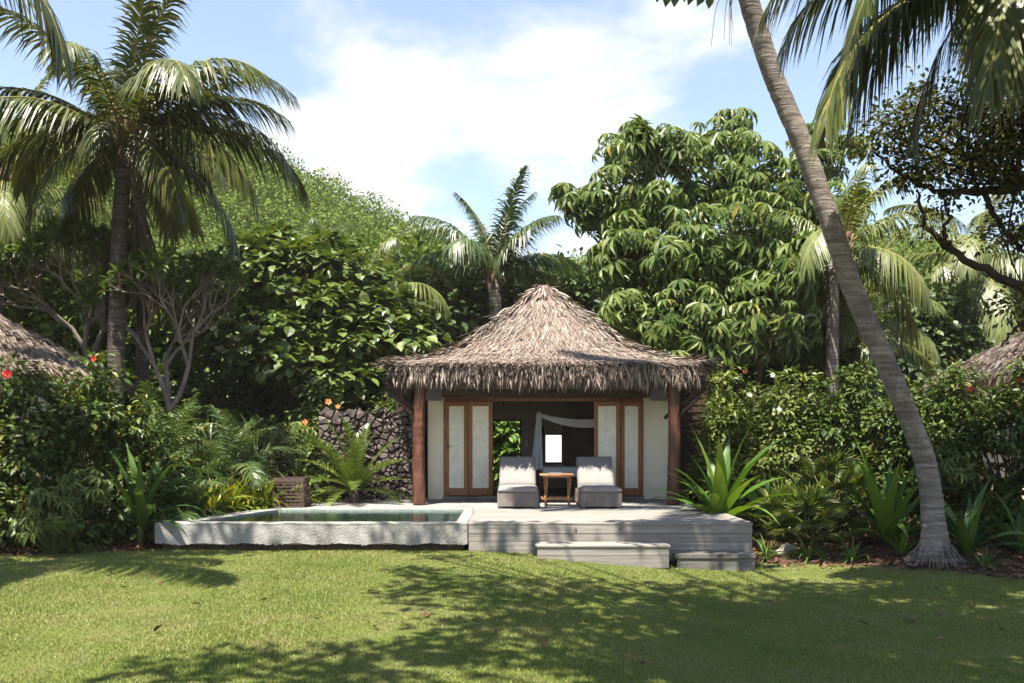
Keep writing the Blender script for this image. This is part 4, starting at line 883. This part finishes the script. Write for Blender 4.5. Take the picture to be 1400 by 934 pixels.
# ------------------------------------------------------------------ the hut
HX, HY, HR = .70, 21.2, 3.0
hut = thing('thatched_hut', 'cream walled garden hut with a shaggy thatched hip roof and folding doors', 'hut', (HX, HY, DZ))
TZ = ([0, .04, .1, .2, .35, .5, .6, .7, .8, .9, 1.0], [5.31, 5.26, 5.1, 4.79, 4.38, 3.97, 3.76, 3.61, 3.49, 3.42, 3.36])
def roofpt(k, u, t, lift=0):
    z = np.interp(t, *TZ)+lift; x = HR*t*u; y = -HR*t; a = k*PI/2; c, s = round(math.cos(a)), round(math.sin(a))
    return np.stack([HX+c*x-s*y, HY+s*x+c*y, z], -1)
def thatch():
    rng = np.random.default_rng(6); base = MB()
    for k in range(4):
        T, U = np.meshgrid(np.linspace(.02, 1, 40), np.linspace(-1, 1, 40), indexing='ij'); nz = 40
        ridge_r = .06*np.abs(U)**6
        for lift, flip in ((0, 0), (-.16, 1)):
            V = roofpt(k, U.ravel(), T.ravel(), lift).reshape(-1, 3); V[:, 2] -= ridge_r.ravel()
            if not flip: V[:, 2] += .02*rng.standard_normal(len(V))
            i, j = np.meshgrid(np.arange(39), np.arange(39)); a = j*40+i; q = np.stack([a, a+1, a+41, a+40], -1).reshape(-1, 4); base.add(V, q[:, ::-1] if flip else q)
    roof = base.build('roof', M['thatch_base'], hut)
    g = MB()
    STR = (np.array([(-.5, 0, 0), (.5, 0, 0), (-.45, .5, .04), (.45, .5, .04), (-.12, 1, -.01), (.12, 1, -.01)]), [np.array([(0, 1, 3, 2), (2, 3, 5, 4)])])
    for k in range(4):
        n = 22000 if k in (0,) else 9000; t = rng.random(n)**.55*.98+.01; cs_ = .075; t = np.where(rng.random(n) < .6, np.clip((np.floor(t/cs_)+.5*rng.random(n)**2)*cs_+.01, .01, .99), t); u = rng.random(n)*2-1
        p = roofpt(k, u, t, .015+.05*rng.random(n)+.035*(1-(t/cs_ % 1))); p2 = roofpt(k, u*1.0, np.minimum(t+.04, 1.04), 0); d = nrm(p2-roofpt(k, u, t, 0)); a = k*PI/2; c, s = math.cos(a), math.sin(a)
        lat = np.array([c, s, 0]); out = np.array([s, -c, 0]); d = nrm(d+lat*rng.normal(0, .3, (n, 1))+np.array([0, 0, .1])*rng.standard_normal((n, 1)))
        nn = nrm(out*.5+np.array([0, 0, 1])+rdir(rng, n)*.35); L = .14+.28*rng.random(n); W = .007+.015*rng.random(n); inst(g, STR, p, d, nn, np.stack([W, L, L], -1))
    # bundled hips and the blunt top
    for k in range(4):
        n = 1500; t = rng.random(n)**.7; p = roofpt(k, np.ones(n), t, .03)+rng.normal(0, .05, (n, 3)); p2 = roofpt(k, np.ones(n), t+.03, .0); d = nrm(p2-roofpt(k, np.ones(n), t, 0)+rdir(rng, n)*.018)
        inst(g, STR, p, d+rdir(rng, n)*.35, nrm(np.array([0, 0, 1.])+rdir(rng, n)*.6), np.stack([.02+.02*rng.random(n), .2+.25*rng.random(n), .3+0*t], -1))
    n = 700; a = rng.random(n)*6.28; o = np.stack([np.cos(a), np.sin(a), 0*a], -1); p = np.array([HX, HY, 5.4])+o*.1*rng.random((n, 1))+np.array([0, 0, -.06])*rng.random((n, 1))
    inst(g, STR, p, nrm(o+np.array([0, 0, -.75])+rdir(rng, n)*.2), nrm(o+np.array([0, 0, 1.])), np.stack([.03+.02*rng.random(n), .3+.3*rng.random(n), .3+0*a], -1))
    g.build('thatch_leaves', M['thatch'], roof, local=False).location = (0, 0, 0)
    # hanging fringe
    f = MB(); FR = (np.array([(-.5, 0, 0), (.5, 0, 0), (-.42, .4, .05), (.42, .4, .05), (-.25, .75, .03), (.3, .75, .03), (0, 1, -.04)]), [np.array([(0, 1, 3, 2), (2, 3, 5, 4)]), np.array([(4, 5, 6)])])
    for k in range(4):
        for layer, (n, tt, lift, l0, l1) in enumerate(((430, 1.0, -.03, .16, .42), (400, .985, -.09, .2, .42), (420, 1.01, .02, .08, .2), (300, .96, -.12, .22, .42))):
            u = rng.random(n)*2-1; cl = .6+.9*np.clip(np.sin(u*41+k)*np.sin(u*17+layer)+.4*rng.standard_normal(n), -.5, 1); a = k*PI/2; c, s = math.cos(a), math.sin(a); lat = np.array([c, s, 0]); out = np.array([s, -c, 0])
            L = (l0+(l1-l0)*rng.random(n)**1.3)*(.72+.3*cl); 
            if k in (1, 3): L = L*(1.0+.7*(layer in (1, 3)))
            p = roofpt(k, u, np.full(n, tt), lift)+rng.normal(0, .03, (n, 3)); d = nrm(np.array([0, 0, -1.])+out*(.28+.25*rng.random((n, 1))-.12*layer)+lat*rng.normal(0, .2, (n, 1)))
            inst(f, FR, p, d, nrm(out+rdir(rng, n)*.5), np.stack([.022+.028*rng.random(n), L, L], -1))
    f.build('fringe', M['thatch_fringe'], roof)
    return roof
roof = thatch()
# a child of a child: its vertices are relative to the hut, roof sits at the hut origin
WY = 20.2
WL, WR_ = P(585, 0, WY)[0], P(928, 0, WY)[0]; DL, DR = P(607, 0, WY)[0], P(879, 0, WY)[0]; WB = 24.2
def hut_walls():
    g = MB(); top = 3.35; zt = 2.86
    box(g, WL, DL, WY, WY+.16, DZ+.0, top); box(g, DR, WR_, WY, WY+.16, DZ, top); box(g, DL, DR, WY, WY+.16, zt, top)
    box(g, WL, WL+.15, WY+.16, WB, DZ, top); box(g, WR_-.15, WR_, WY+.16, WB, DZ, top); g.build('wall', M['cream'], hut)
    # back wall with two window openings
    y0, y1 = WB, WB+.15; w1 = (P(672, 0, WB)[0], P(711, 0, WB)[0], P(0, 680, WB)[2], P(0, 576, WB)[2]); w2 = (P(746, 0, WB)[0], P(768, 0, WB)[0], P(0, 632, WB)[2], P(0, 595, WB)[2])
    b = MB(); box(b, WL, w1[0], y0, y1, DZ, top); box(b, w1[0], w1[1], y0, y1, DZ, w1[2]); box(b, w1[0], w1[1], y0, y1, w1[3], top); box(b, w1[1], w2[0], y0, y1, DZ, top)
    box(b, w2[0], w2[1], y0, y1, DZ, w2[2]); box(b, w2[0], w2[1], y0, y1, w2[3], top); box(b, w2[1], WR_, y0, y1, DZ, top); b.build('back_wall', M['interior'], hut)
    for i, w in enumerate((w1, w2)):
        f = MB(); t_ = .04; box(f, w[0]-t_, w[0], y0-.03, y0-.002, w[2]-t_, w[3]+t_); box(f, w[1], w[1]+t_, y0-.03, y0-.002, w[2]-t_, w[3]+t_); box(f, w[0], w[1], y0-.03, y0-.002, w[3], w[3]+t_); box(f, w[0], w[1], y0-.05, y0-.002, w[2]-t_, w[2]); f.build('window_frame', M['dark_wood'], hut)
    # dark panel in the room, right of the small window
    d = MB(); box(d, P(770, 0, 23.2)[0], WR_-.16, 23.15, 23.25, DZ, 2.55); box(d, P(740, 0, WB)[0], w2[0]-.045, WB-.02, WB-.003, DZ, 2.3); d.build('wardrobe_panel', M['dark_wood'], hut)
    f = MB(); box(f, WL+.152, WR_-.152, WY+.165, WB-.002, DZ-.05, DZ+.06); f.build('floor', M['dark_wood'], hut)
    c = MB(); box(c, WL+.152, WR_-.152, WY+.165, WB-.002, 3.25, 3.3)
    for i in range(5): x = WL+.6+i*1.0; box(c, x, x+.1, WY+.17, WB-.01, 3.1, 3.248)
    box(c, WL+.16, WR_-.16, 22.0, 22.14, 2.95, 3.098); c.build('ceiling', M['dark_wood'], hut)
    s = MB(); box(s, DL-.02, DR+.02, WY-.05, WY-.003, DZ+.002, DZ+.07, bev=.005); s.build('door_sill', M['paving'], hut)
    h = MB(); box(h, DL, DR, WY-.03, WY+.1, zt-.075, zt-.004, bev=.004); box(h, DL-.005, DL+.03, WY-.03, WY+.1, DZ+.07, zt-.08); box(h, DR-.03, DR+.005, WY-.03, WY+.1, DZ+.07, zt-.08); h.build('door_frame', M['teak'], hut)
    sc = MB(); p = P(720, 607, WB-.03); box(sc, p[0]-.05, p[0]+.05, p[1]-.08, p[1]+.02, p[2]-.09, p[2]+.1, bev=.02); sc.build('wall_lamp', M['sconce'], hut)
hut_walls()
def door(x0, x1, y0, y1, handle=None):
    """one folding leaf from (x0,y0) to (x1,y1)"""
    L = math.hypot(x1-x0, y1-y0); a = math.atan2(y1-y0, x1-x0); z0, z1 = DZ+.085, 2.775; s = .085; th = .045
    def put(mb, *bx, bev=.004):
        V, f = boxg(*bx, bev=bev); V = rotz(V, a)+np.array([x0, y0, 0]); mb.add(V, f)
    g = MB(); put(g, 0, s, -th/2, th/2, z0, z1); put(g, L-s, L, -th/2, th/2, z0, z1); put(g, s, L-s, -th/2+.002, th/2-.002, z1-.1, z1-.002); put(g, s, L-s, -th/2+.002, th/2-.002, z0+.002, z0+.16)
    d = g.build('door', M['teak'], hut); gl = MB(); put(gl, s-.01, L-s+.01, -.006, .006, z0+.15, z1-.09, bev=0); gl.build('glass_pane', M['glass'], d)
    if handle is not None:
        h = MB(); put(h, handle-.015, handle+.015, -th/2-.012, -th/2, z0+.95, z0+1.12, bev=.003); put(h, handle-.01, handle+.1, -th/2-.05, -th/2-.035, z0+1.04, z0+1.06, bev=.003); put(h, handle-.008, handle+.008, -th/2-.05, -th/2-.01, z0+1.042, z0+1.058, bev=0); h.build('handle', M['metal'], d)
    return d
xa, xb, xc = P(609, 0, WY)[0], P(640.5, 0, WY)[0], P(673.5, 0, WY)[0]
door(xa, xb-.004, WY-.06, WY-.14, .045); door(xb+.004, xc, WY-.14, WY-.05)
xa, xb, xc = P(812, 0, WY)[0], P(847, 0, WY)[0], P(877, 0, WY)[0]
door(xa, xb-.004, WY-.05, WY-.16); door(xb+.004, xc, WY-.16, WY-.06)
def hut_timber():
    rng = np.random.default_rng(8)
    for px in (573, 921):
        p = P(px, 0, 18.4); g = MB(); n = 60; z = np.linspace(DZ, 3.22, n); k = np.stack([p[0]+.012*np.sin(z*2.1+px), 18.4+.01*np.sin(z*1.7), z], -1)
        tube(g, k, .128-.018*(z-DZ)/2.5+.003*rng.standard_normal(n), 16, jit=.012, rng=rng); g.build('post', M['red_log'], hut, smooth=True)
    g = MB(); xl, xr = P(573, 0, 18.4)[0], P(921, 0, 18.4)[0]
    box(g, xl-.6, xr+.6, 18.33, 18.47, 2.95, 3.2, bev=.008); box(g, xl+.13, xl+.45, 18.36, 18.44, 2.72, 2.945, bev=.006); box(g, xr-.45, xr-.13, 18.36, 18.44, 2.72, 2.945, bev=.006)
    g.build('beam', M['grey_timber'], hut)
    for a, b_ in ((WL-.75, WL-.003), (WR_+.003, WR_+.75)):
        g = MB(); box(g, a, b_, 20.9, 20.95, DZ, 3.3)
        for i in range(15): z = DZ+.1+i*.16; box(g, a+.02, b_-.02, 20.86, 20.895, z, z+.12, bev=.004)
        g.build('slatted_screen', M['dark_wood'], hut)
    g = MB(); box(g, WL-.05, WR_+.05, WY-.3, WY-.12, 2.85, 3.1, bev=.006); g.build('lintel_beam', M['grey_timber'], hut)
    g = MB()
    for x in np.linspace(-2.2, 3.6, 9): tube(g, [(x, 18.05, 3.18), (x, 20.3, 3.7)], .045, 7)
    for s, x in ((-1, xl), (1, xr)):
        tube(g, [(x, 18.4, 2.3), (x+s*.62, 18.4, 2.98)], .045, 7); tube(g, [(x, 18.5, 3.1), (x, 22.5, 3.1)], .06, 8); tube(g, [(x+s*.6, 18.2, 3.05), (x+s*.6, 24, 3.05)], .05, 7)
        for yy in (19.5, 20.8, 22.1): tube(g, [(x, yy, 2.4), (x+s*.62, yy, 3.02)], .04, 6)
    g.build('rafters', M['dark_wood'], hut, smooth=True)
hut_timber()

# bed with canopy in the room
bed = thing('canopy_bed', 'dark four poster bed with white net swags inside the hut', 'bed', (1.9, 22.6, DZ+.06))
def bed_parts():
    x0, x1, y0, y1 = P(738, 0, 21.7)[0], 2.75, 21.7, 23.05; z0 = DZ+.06; zt = P(0, 567, 21.7)[2]; f = MB(); box(f, x0, x1, y0, y1, z0+.1, z0+.35, bev=.01); f.build('frame', M['dark_wood'], bed)
    m = MB(); box(m, x0+.05, x1-.05, y0+.05, y1-.05, z0+.35, z0+.58, bev=.05); m.build('mattress', M['net'], bed, smooth=True)
    for x in (x0, x1):
        for y in (y0, y1): p = MB(); box(p, x-.03, x+.03, y-.03, y+.03, z0, zt); p.build('post', M['dark_wood'], bed)
    r = MB()
    for y in (y0, y1): box(r, x0, x1, y-.02, y+.02, zt-.04, zt-.002)
    r.build('canopy_rail', M['dark_wood'], bed)
    K = 30; X = np.linspace(x0-.05, x1, K); s = np.linspace(0, 1, K)
    for y, sg, hh in ((y0-.04, .2, .13), (y1-.05, .16, .09)):
        rows = []; n = MB()
        for j in range(6): v = j/5; rows.append(np.stack([X, y-.03*np.sin(v*PI)+.01*np.sin(s*20+j), zt-sg*4*s*(1-s)*(.75+.3*v)+.04-hh*v*(.5+2*s*(1-s))], -1))
        V = np.array(rows).reshape(-1, 3); i, j = np.meshgrid(np.arange(K-1), np.arange(5)); a = j*K+i; n.add(V, np.stack([a, a+1, a+1+K, a+K], -1).reshape(-1, 4))
        n.build('swag', M['net'], bed, smooth=True)
    c = MB(); u = np.linspace(0, 1, 40); zz = np.linspace(0, 1, 16); U, Zz = np.meshgrid(u, zz); w = .06+.11*Zz
    V = np.stack([x0-.02+(U-.5)*2*w*.8-.05*Zz, y0-.06+.03*np.sin(U*30)*(.4+Zz), zt+.05-(1.3)*Zz], -1).reshape(-1, 3); i, j = np.meshgrid(np.arange(39), np.arange(15)); a = j*40+i; c.add(V, np.stack([a, a+1, a+41, a+40], -1).reshape(-1, 4)); c.build('curtain', M['net'], bed, smooth=True)
bed_parts()
g = MB(); box(g, .6, 2.4, 26.2, 26.35, .0, 3.0, bev=.01); tag(g.build('garden_wall', M['white_wall']), 'bright white wall seen through the small back window', 'wall')

# loungers
def lounger(label, x0):
    W = .76; y0 = 17.45; t = thing('sun_lounger', label, 'lounger', (x0+W/2, y0+.9, DZ), 'sun loungers on the terrace')
    g = MB(); box(g, x0, x0+W, y0, y0+1.9, DZ+.03, DZ+.3, bev=.012); g.build('base', M['wicker'], t)
    g = MB()
    for xx in (x0+.03, x0+W-.09):
        for yy in (y0+.03, y0+1.8): box(g, xx, xx+.06, yy, yy+.06, DZ+.001, DZ+.032)
    g.build('feet', M['metal'], t)
    a = math.radians(43); yh = y0+1.02; zh = DZ+.31; Lb = .83
    def tilt(V):
        V = np.array(V); y = V[:, 1].copy(); z = V[:, 2].copy(); V[:, 1] = yh+y*math.cos(a)-z*math.sin(a); V[:, 2] = zh+y*math.sin(a)+z*math.cos(a); return V
    g = MB(); V, f = boxg(x0+.02, x0+W-.02, 0, Lb, -.04, .0, bev=.01); g.add(tilt(V), f); g.build('backrest', M['wicker'], t)
    def cushion(name, x0, x1, y0, y1, h, tf=None):
        nx, ny = 14, 20; U, Vv = np.meshgrid(np.linspace(-1, 1, nx), np.linspace(-1, 1, ny)); b = (1-np.abs(U)**6)*(1-np.abs(Vv)**8)
        X = (x0+x1)/2+U*(x1-x0)/2; Y = (y0+y1)/2+Vv*(y1-y0)/2; rng = np.random.default_rng(len(name)); top = .004+h*.55+h*.45*b**.4+.004*np.sin(X*17)*np.sin(Y*11)
        T = np.stack([X, Y, top], -1).reshape(-1, 3); Bm = np.stack([X, Y, 0*X+.004], -1).reshape(-1, 3); i, j = np.meshgrid(np.arange(nx-1), np.arange(ny-1)); a_ = j*nx+i; q = np.stack([a_, a_+1, a_+1+nx, a_+nx], -1).reshape(-1, 4)
        ed = list(range(nx))+[nx*k+nx-1 for k in range(1, ny)]+[nx*(ny-1)+k for k in range(nx-2, -1, -1)]+[nx*k for k in range(ny-2, 0, -1)]; n = nx*ny; sd = np.array([(ed[k]+n, ed[(k+1) % len(ed)]+n, ed[(k+1) % len(ed)], ed[k]) for k in range(len(ed))])
        V = np.vstack([T, Bm]); g = MB(); V = tf(V) if tf else V+np.array([0, 0, DZ+.3]); g.add(V, [q, q[:, ::-1]+n, sd]); g.build(name, M['cushion'], t, smooth=True)
    cushion('seat_cushion', x0+.01, x0+W-.01, y0-.01, yh+.02, .1); cushion('back_cushion', x0+.03, x0+W-.03, .05, Lb+.02, .09, tilt)
    g = MB()
    for xx in (x0+.08, x0+W-.1):
        e = tilt(np.array([[0, Lb*.7, -.04]]))[0]; tube(g, [(xx, y0+1.75, DZ+.3), (xx, e[1], e[2])], .012, 6)
    g.build('prop', M['metal'], t, smooth=True); return t
lounger('grey wicker sun lounger with pale cushion left of the little table', P(680, 0, 17.45)[0]); lounger('grey wicker sun lounger with pale cushion right of the little table', P(794, 0, 17.45)[0])
# little folding table
def table():
    x0, x1 = P(738, 0, 18.1)[0], P(784, 0, 18.1)[0]; y0, y1 = 17.9, 18.4; zt = P(0, 648.5, 18.0)[2]; t = thing('folding_table', 'small pale teak folding table between the two loungers', 'table', ((x0+x1)/2, 18.15, DZ)); g = MB()
    k = 6
    for i in range(k): y = y0+(y1-y0)*i/k; box(g, x0, x1, y, y+(y1-y0)/k-.008, zt-.025, zt, bev=.003)
    g.build('table_top', M['teak_light'], t)
    for x in (x0+.1, x1-.1):
        l = MB(); tube(l, [(x, y0+.02, DZ), (x, y1-.06, zt-.03)], .016, 8); l.build('leg', M['teak_light'], t, smooth=True); l = MB(); tube(l, [(x+.035, y1-.02, DZ), (x+.035, y0+.06, zt-.03)], .016, 8); l.build('leg', M['teak_light'], t, smooth=True)
    for bx in ((x0+.03, x1-.03, y0+.03, y0+.06, DZ+.13, DZ+.165), (x0+.03, x1-.03, y1-.06, y1-.03, DZ+.13, DZ+.165), (x0+.05, x1-.05, y0+.02, y0+.05, zt-.06, zt-.027)):
        s = MB(); box(s, *bx, bev=.004); s.build('stretcher', M['teak_light'], t)
    b = MB(); V, f = boxg(-.13, .13, -.09, .09, 0, .022, bev=.004); V = rotz(V, .15)+np.array([(x0+x1)/2-.02, 18.1, zt+.001]); b.add(V, f); tag(b.build('book', M['cushion']), 'pale book lying on the little folding table', 'book')
table()
def basket():
    c = P(399.5, 692, 18.0); c[2] = DZ; W = .275; H = .55; t = thing('wicker_basket', 'square brown open weave wicker basket behind the pool', 'basket', c); g = MB()
    def side(fn):
        for i in range(8):
            u = -W+2*W*i/7; V, f = boxg(-.011, .011, -.008, .008, 0, H); g.add(fn(V, u), f)
        for j in range(7):
            z = .05+(H-.16)*j/6; V, f = boxg(-W, W, -.006, .006, z-.009, z+.009); V[:, 1] -= .012; g.add(fn(V, 0), f)
    side(lambda V, u: V+np.array([c[0]+u, c[1]-W, DZ+.01])); side(lambda V, u: rotz(V+np.array([u, -W, DZ+.01]), PI/2)+np.array([c[0], c[1], 0])); side(lambda V, u: rotz(V+np.array([u, -W, DZ+.01]), PI)+np.array([c[0], c[1], 0])); side(lambda V, u: rotz(V+np.array([u, -W, DZ+.01]), -PI/2)+np.array([c[0], c[1], 0]))
    g.build('lattice', M['brown_wicker'], t)
    r = MB(); a = W+.022
    for z0, z1 in ((H-.08, H), (0, .04)):
        box(r, c[0]-a, c[0]+a, c[1]-a, c[1]-a+.02, DZ+z0+.002, DZ+z1, bev=.004); box(r, c[0]-a, c[0]+a, c[1]+a-.02, c[1]+a, DZ+z0+.002, DZ+z1, bev=.004); box(r, c[0]-a, c[0]-a+.02, c[1]-a+.021, c[1]+a-.021, DZ+z0+.002, DZ+z1, bev=.004); box(r, c[0]+a-.02, c[0]+a, c[1]-a+.021, c[1]+a-.021, DZ+z0+.002, DZ+z1, bev=.004)
    r.build('rim', M['brown_wicker'], t); l = MB(); box(l, c[0]-W+.03, c[0]+W-.03, c[1]-W+.03, c[1]+W-.03, DZ+.02, DZ+.05); l.build('bottom', M['brown_wicker'], t)
basket()
# neighbouring thatched huts
def far_hut(label, apex, w, h, seed):
    rng = np.random.default_rng(seed); t = thing('thatched_hut', label, 'hut', (apex[0], apex[1], 0)); a = np.array(apex, float); g = MB(); n = 24
    T, U = np.meshgrid(np.linspace(.03, 1, n), np.linspace(0, 2*PI, 49), indexing='ij'); V = np.stack([a[0]+np.cos(U)*w*T, a[1]+np.sin(U)*w*T, a[2]-h*(T**.9)+.03*rng.standard_normal(T.shape)], -1).reshape(-1, 3)
    i, j = np.meshgrid(np.arange(48), np.arange(n-1)); q = j*49+i; g.add(V, np.stack([q, q+49, q+50, q+1], -1).reshape(-1, 4)); roof = g.build('roof', M['thatch_base'], t)
    s = MB(); m = 16000; tt = rng.random(m)**.5; u = rng.random(m)*2*PI; o = np.stack([np.cos(u), np.sin(u), 0*u], -1); p = a+o*(w*tt)[:, None]-np.array([0, 0, h])*(tt**.9)[:, None]+np.array([0, 0, .05]); d = nrm(o*w-np.array([0, 0, h])+rdir(rng, m)*w*.3)
    L = .25+.4*rng.random(m); inst(s, LEAF2, p, d, nrm(o*.6+np.array([0, 0, 1.])+rdir(rng, m)*.3), np.stack([.02+.025*rng.random(m), L*.8, L], -1)); s.build('thatch_leaves', M['thatch'], roof)
    wl = MB(); tube(wl, [(a[0], a[1], 0), (a[0], a[1], a[2]-h+.1)], w*.8, 24); wl.build('wall', M['cream'], t)
far_hut('neighbouring thatched hut half hidden behind the left hedge', P(-62, 404, 20), 3.2, 1.75, 501)
far_hut('neighbouring thatched hut half hidden behind the right hedge', P(1480, 415, 23.5), 3.4, 1.9, 502)

# ------------------------------------------------------------------ thin haze, added to lift the dark tones
def haze():
    t = NT('lift_haze'); v = t.n('ShaderNodeVolumePrincipled', {'Color': (1, .93, .86, 1), 'Density': .00034, 'Anisotropy': 0.0}); t.link(v.outputs[0], t.out.inputs['Volume'])
    g = MB(); box(g, -263, 263, -93, 323, -1.5, 48); tag(g.build('haze', t.m), 'thin added haze lifting the dark tones over the whole garden', 'haze', kind='stuff')
haze()
# ------------------------------------------------------------------ light, sky, camera
def world():
    w = bpy.data.worlds.new('World'); SC.world = w; w.use_nodes = True; t = w.node_tree; t.nodes.clear()
    N = lambda typ, **kw: (lambda x: ([setattr(x, k, v) for k, v in kw.items()], x)[1])(t.nodes.new(typ))
    sky = N('ShaderNodeTexSky', sky_type='NISHITA', sun_disc=False); sv = nrm(SUN); sky.sun_elevation = math.asin(sv[2]); sky.sun_rotation = math.atan2(sv[0], sv[1]); sky.altitude = 0; sky.air_density = 1.0; sky.dust_density = .6; sky.ozone_density = 1.5
    tc = N('ShaderNodeTexCoord'); sep = N('ShaderNodeSeparateXYZ'); t.links.new(tc.outputs['Generated'], sep.inputs[0])
    def mth(op, a, b=None, c=None, clamp=False):
        x = N('ShaderNodeMath', operation=op, use_clamp=clamp)
        for i, v in enumerate((a, b, c)):
            if v is None: continue
            if isinstance(v, bpy.types.NodeSocket): t.links.new(v, x.inputs[i])
            else: x.inputs[i].default_value = v
        return x.outputs[0]
    den = mth('ADD', mth('MAXIMUM', sep.outputs['Z'], 0.0), .28); cx = mth('DIVIDE', sep.outputs['X'], den); cy = mth('DIVIDE', sep.outputs['Y'], den)
    cm = N('ShaderNodeCombineXYZ'); t.links.new(cx, cm.inputs[0]); t.links.new(cy, cm.inputs[1]); cm.inputs[2].default_value = .0
    def noise(sc, det, rough, off, dist=0):
        mp = N('ShaderNodeMapping'); t.links.new(cm.outputs[0], mp.inputs[0]); mp.inputs['Location'].default_value = off
        n = N('ShaderNodeTexNoise'); t.links.new(mp.outputs[0], n.inputs['Vector']); n.inputs['Scale'].default_value = sc; n.inputs['Detail'].default_value = det; n.inputs['Roughness'].default_value = rough; n.inputs['Distortion'].default_value = dist; return n.outputs['Fac']
    n1 = noise(1.7, 8, .55, (3.1, 1.7, 0), .4); n2 = noise(6.5, 8, .65, (.3, 5.2, 0), .3)
    # broad cloud bank low over the hill, thinning upwards and to the right
    v = mth('ADD', mth('MULTIPLY', n1, 1.25), mth('MULTIPLY', n2, .35))
    dx = mth('SUBTRACT', cx, -.12); dist = mth('MULTIPLY', mth('MULTIPLY', dx, dx), -.55); v = mth('ADD', v, dist); v = mth('ADD', v, mth('MULTIPLY', mth('SUBTRACT', .30, sep.outputs['Z']), .55))
    r = N('ShaderNodeValToRGB'); t.links.new(v, r.inputs[0]); e = r.color_ramp.elements; e[0].position = .7; e[0].color = (.13, .13, .13, 1); e[1].position = 1.34; e[1].color = (1, 1, 1, 1); r.color_ramp.interpolation = 'EASE'
    mx = N('ShaderNodeMix', data_type='RGBA'); t.links.new(r.outputs[0], mx.inputs[0]); t.links.new(sky.outputs[0], mx.inputs[6]); mx.inputs[7].default_value = (4.4, 4.36, 4.32, 1)
    bg = N('ShaderNodeBackground'); t.links.new(mx.outputs[2], bg.inputs[0]); bg.inputs[1].default_value = .084; o = N('ShaderNodeOutputWorld'); t.links.new(bg.outputs[0], o.inputs[0])
world()
sun = bpy.data.lights.new('sun', 'SUN'); sun.energy = 5.0; sun.angle = math.radians(.53); sun.color = (1, .93, .81)
so = bpy.data.objects.new('sun', sun); COL.objects.link(so); so.rotation_euler = Vector(SUN).to_track_quat('Z', 'Y').to_euler(); so.location = (-5, -12, 30)
cd = bpy.data.cameras.new('camera'); co = bpy.data.objects.new('camera', cd); COL.objects.link(co); SC.camera = co
co.location = (0, 0, CAMZ); co.rotation_euler = (PI/2, 0, 0); cd.sensor_width = 36; cd.lens = F/1400*36; cd.shift_y = (HOR-467)/1400; cd.clip_end = 1000; cd.clip_start = .05
SC.view_settings.view_transform = 'Standard'; SC.view_settings.look = 'None'; SC.view_settings.exposure = 1.75; SC.view_settings.gamma = 1
cy = SC.cycles; cy.max_bounces = 7; cy.diffuse_bounces = 4; cy.glossy_bounces = 2; cy.transmission_bounces = 3; cy.transparent_max_bounces = 6; cy.use_denoising = True; cy.caustics_reflective = False; cy.caustics_refractive = False
cy.sample_clamp_indirect = 6
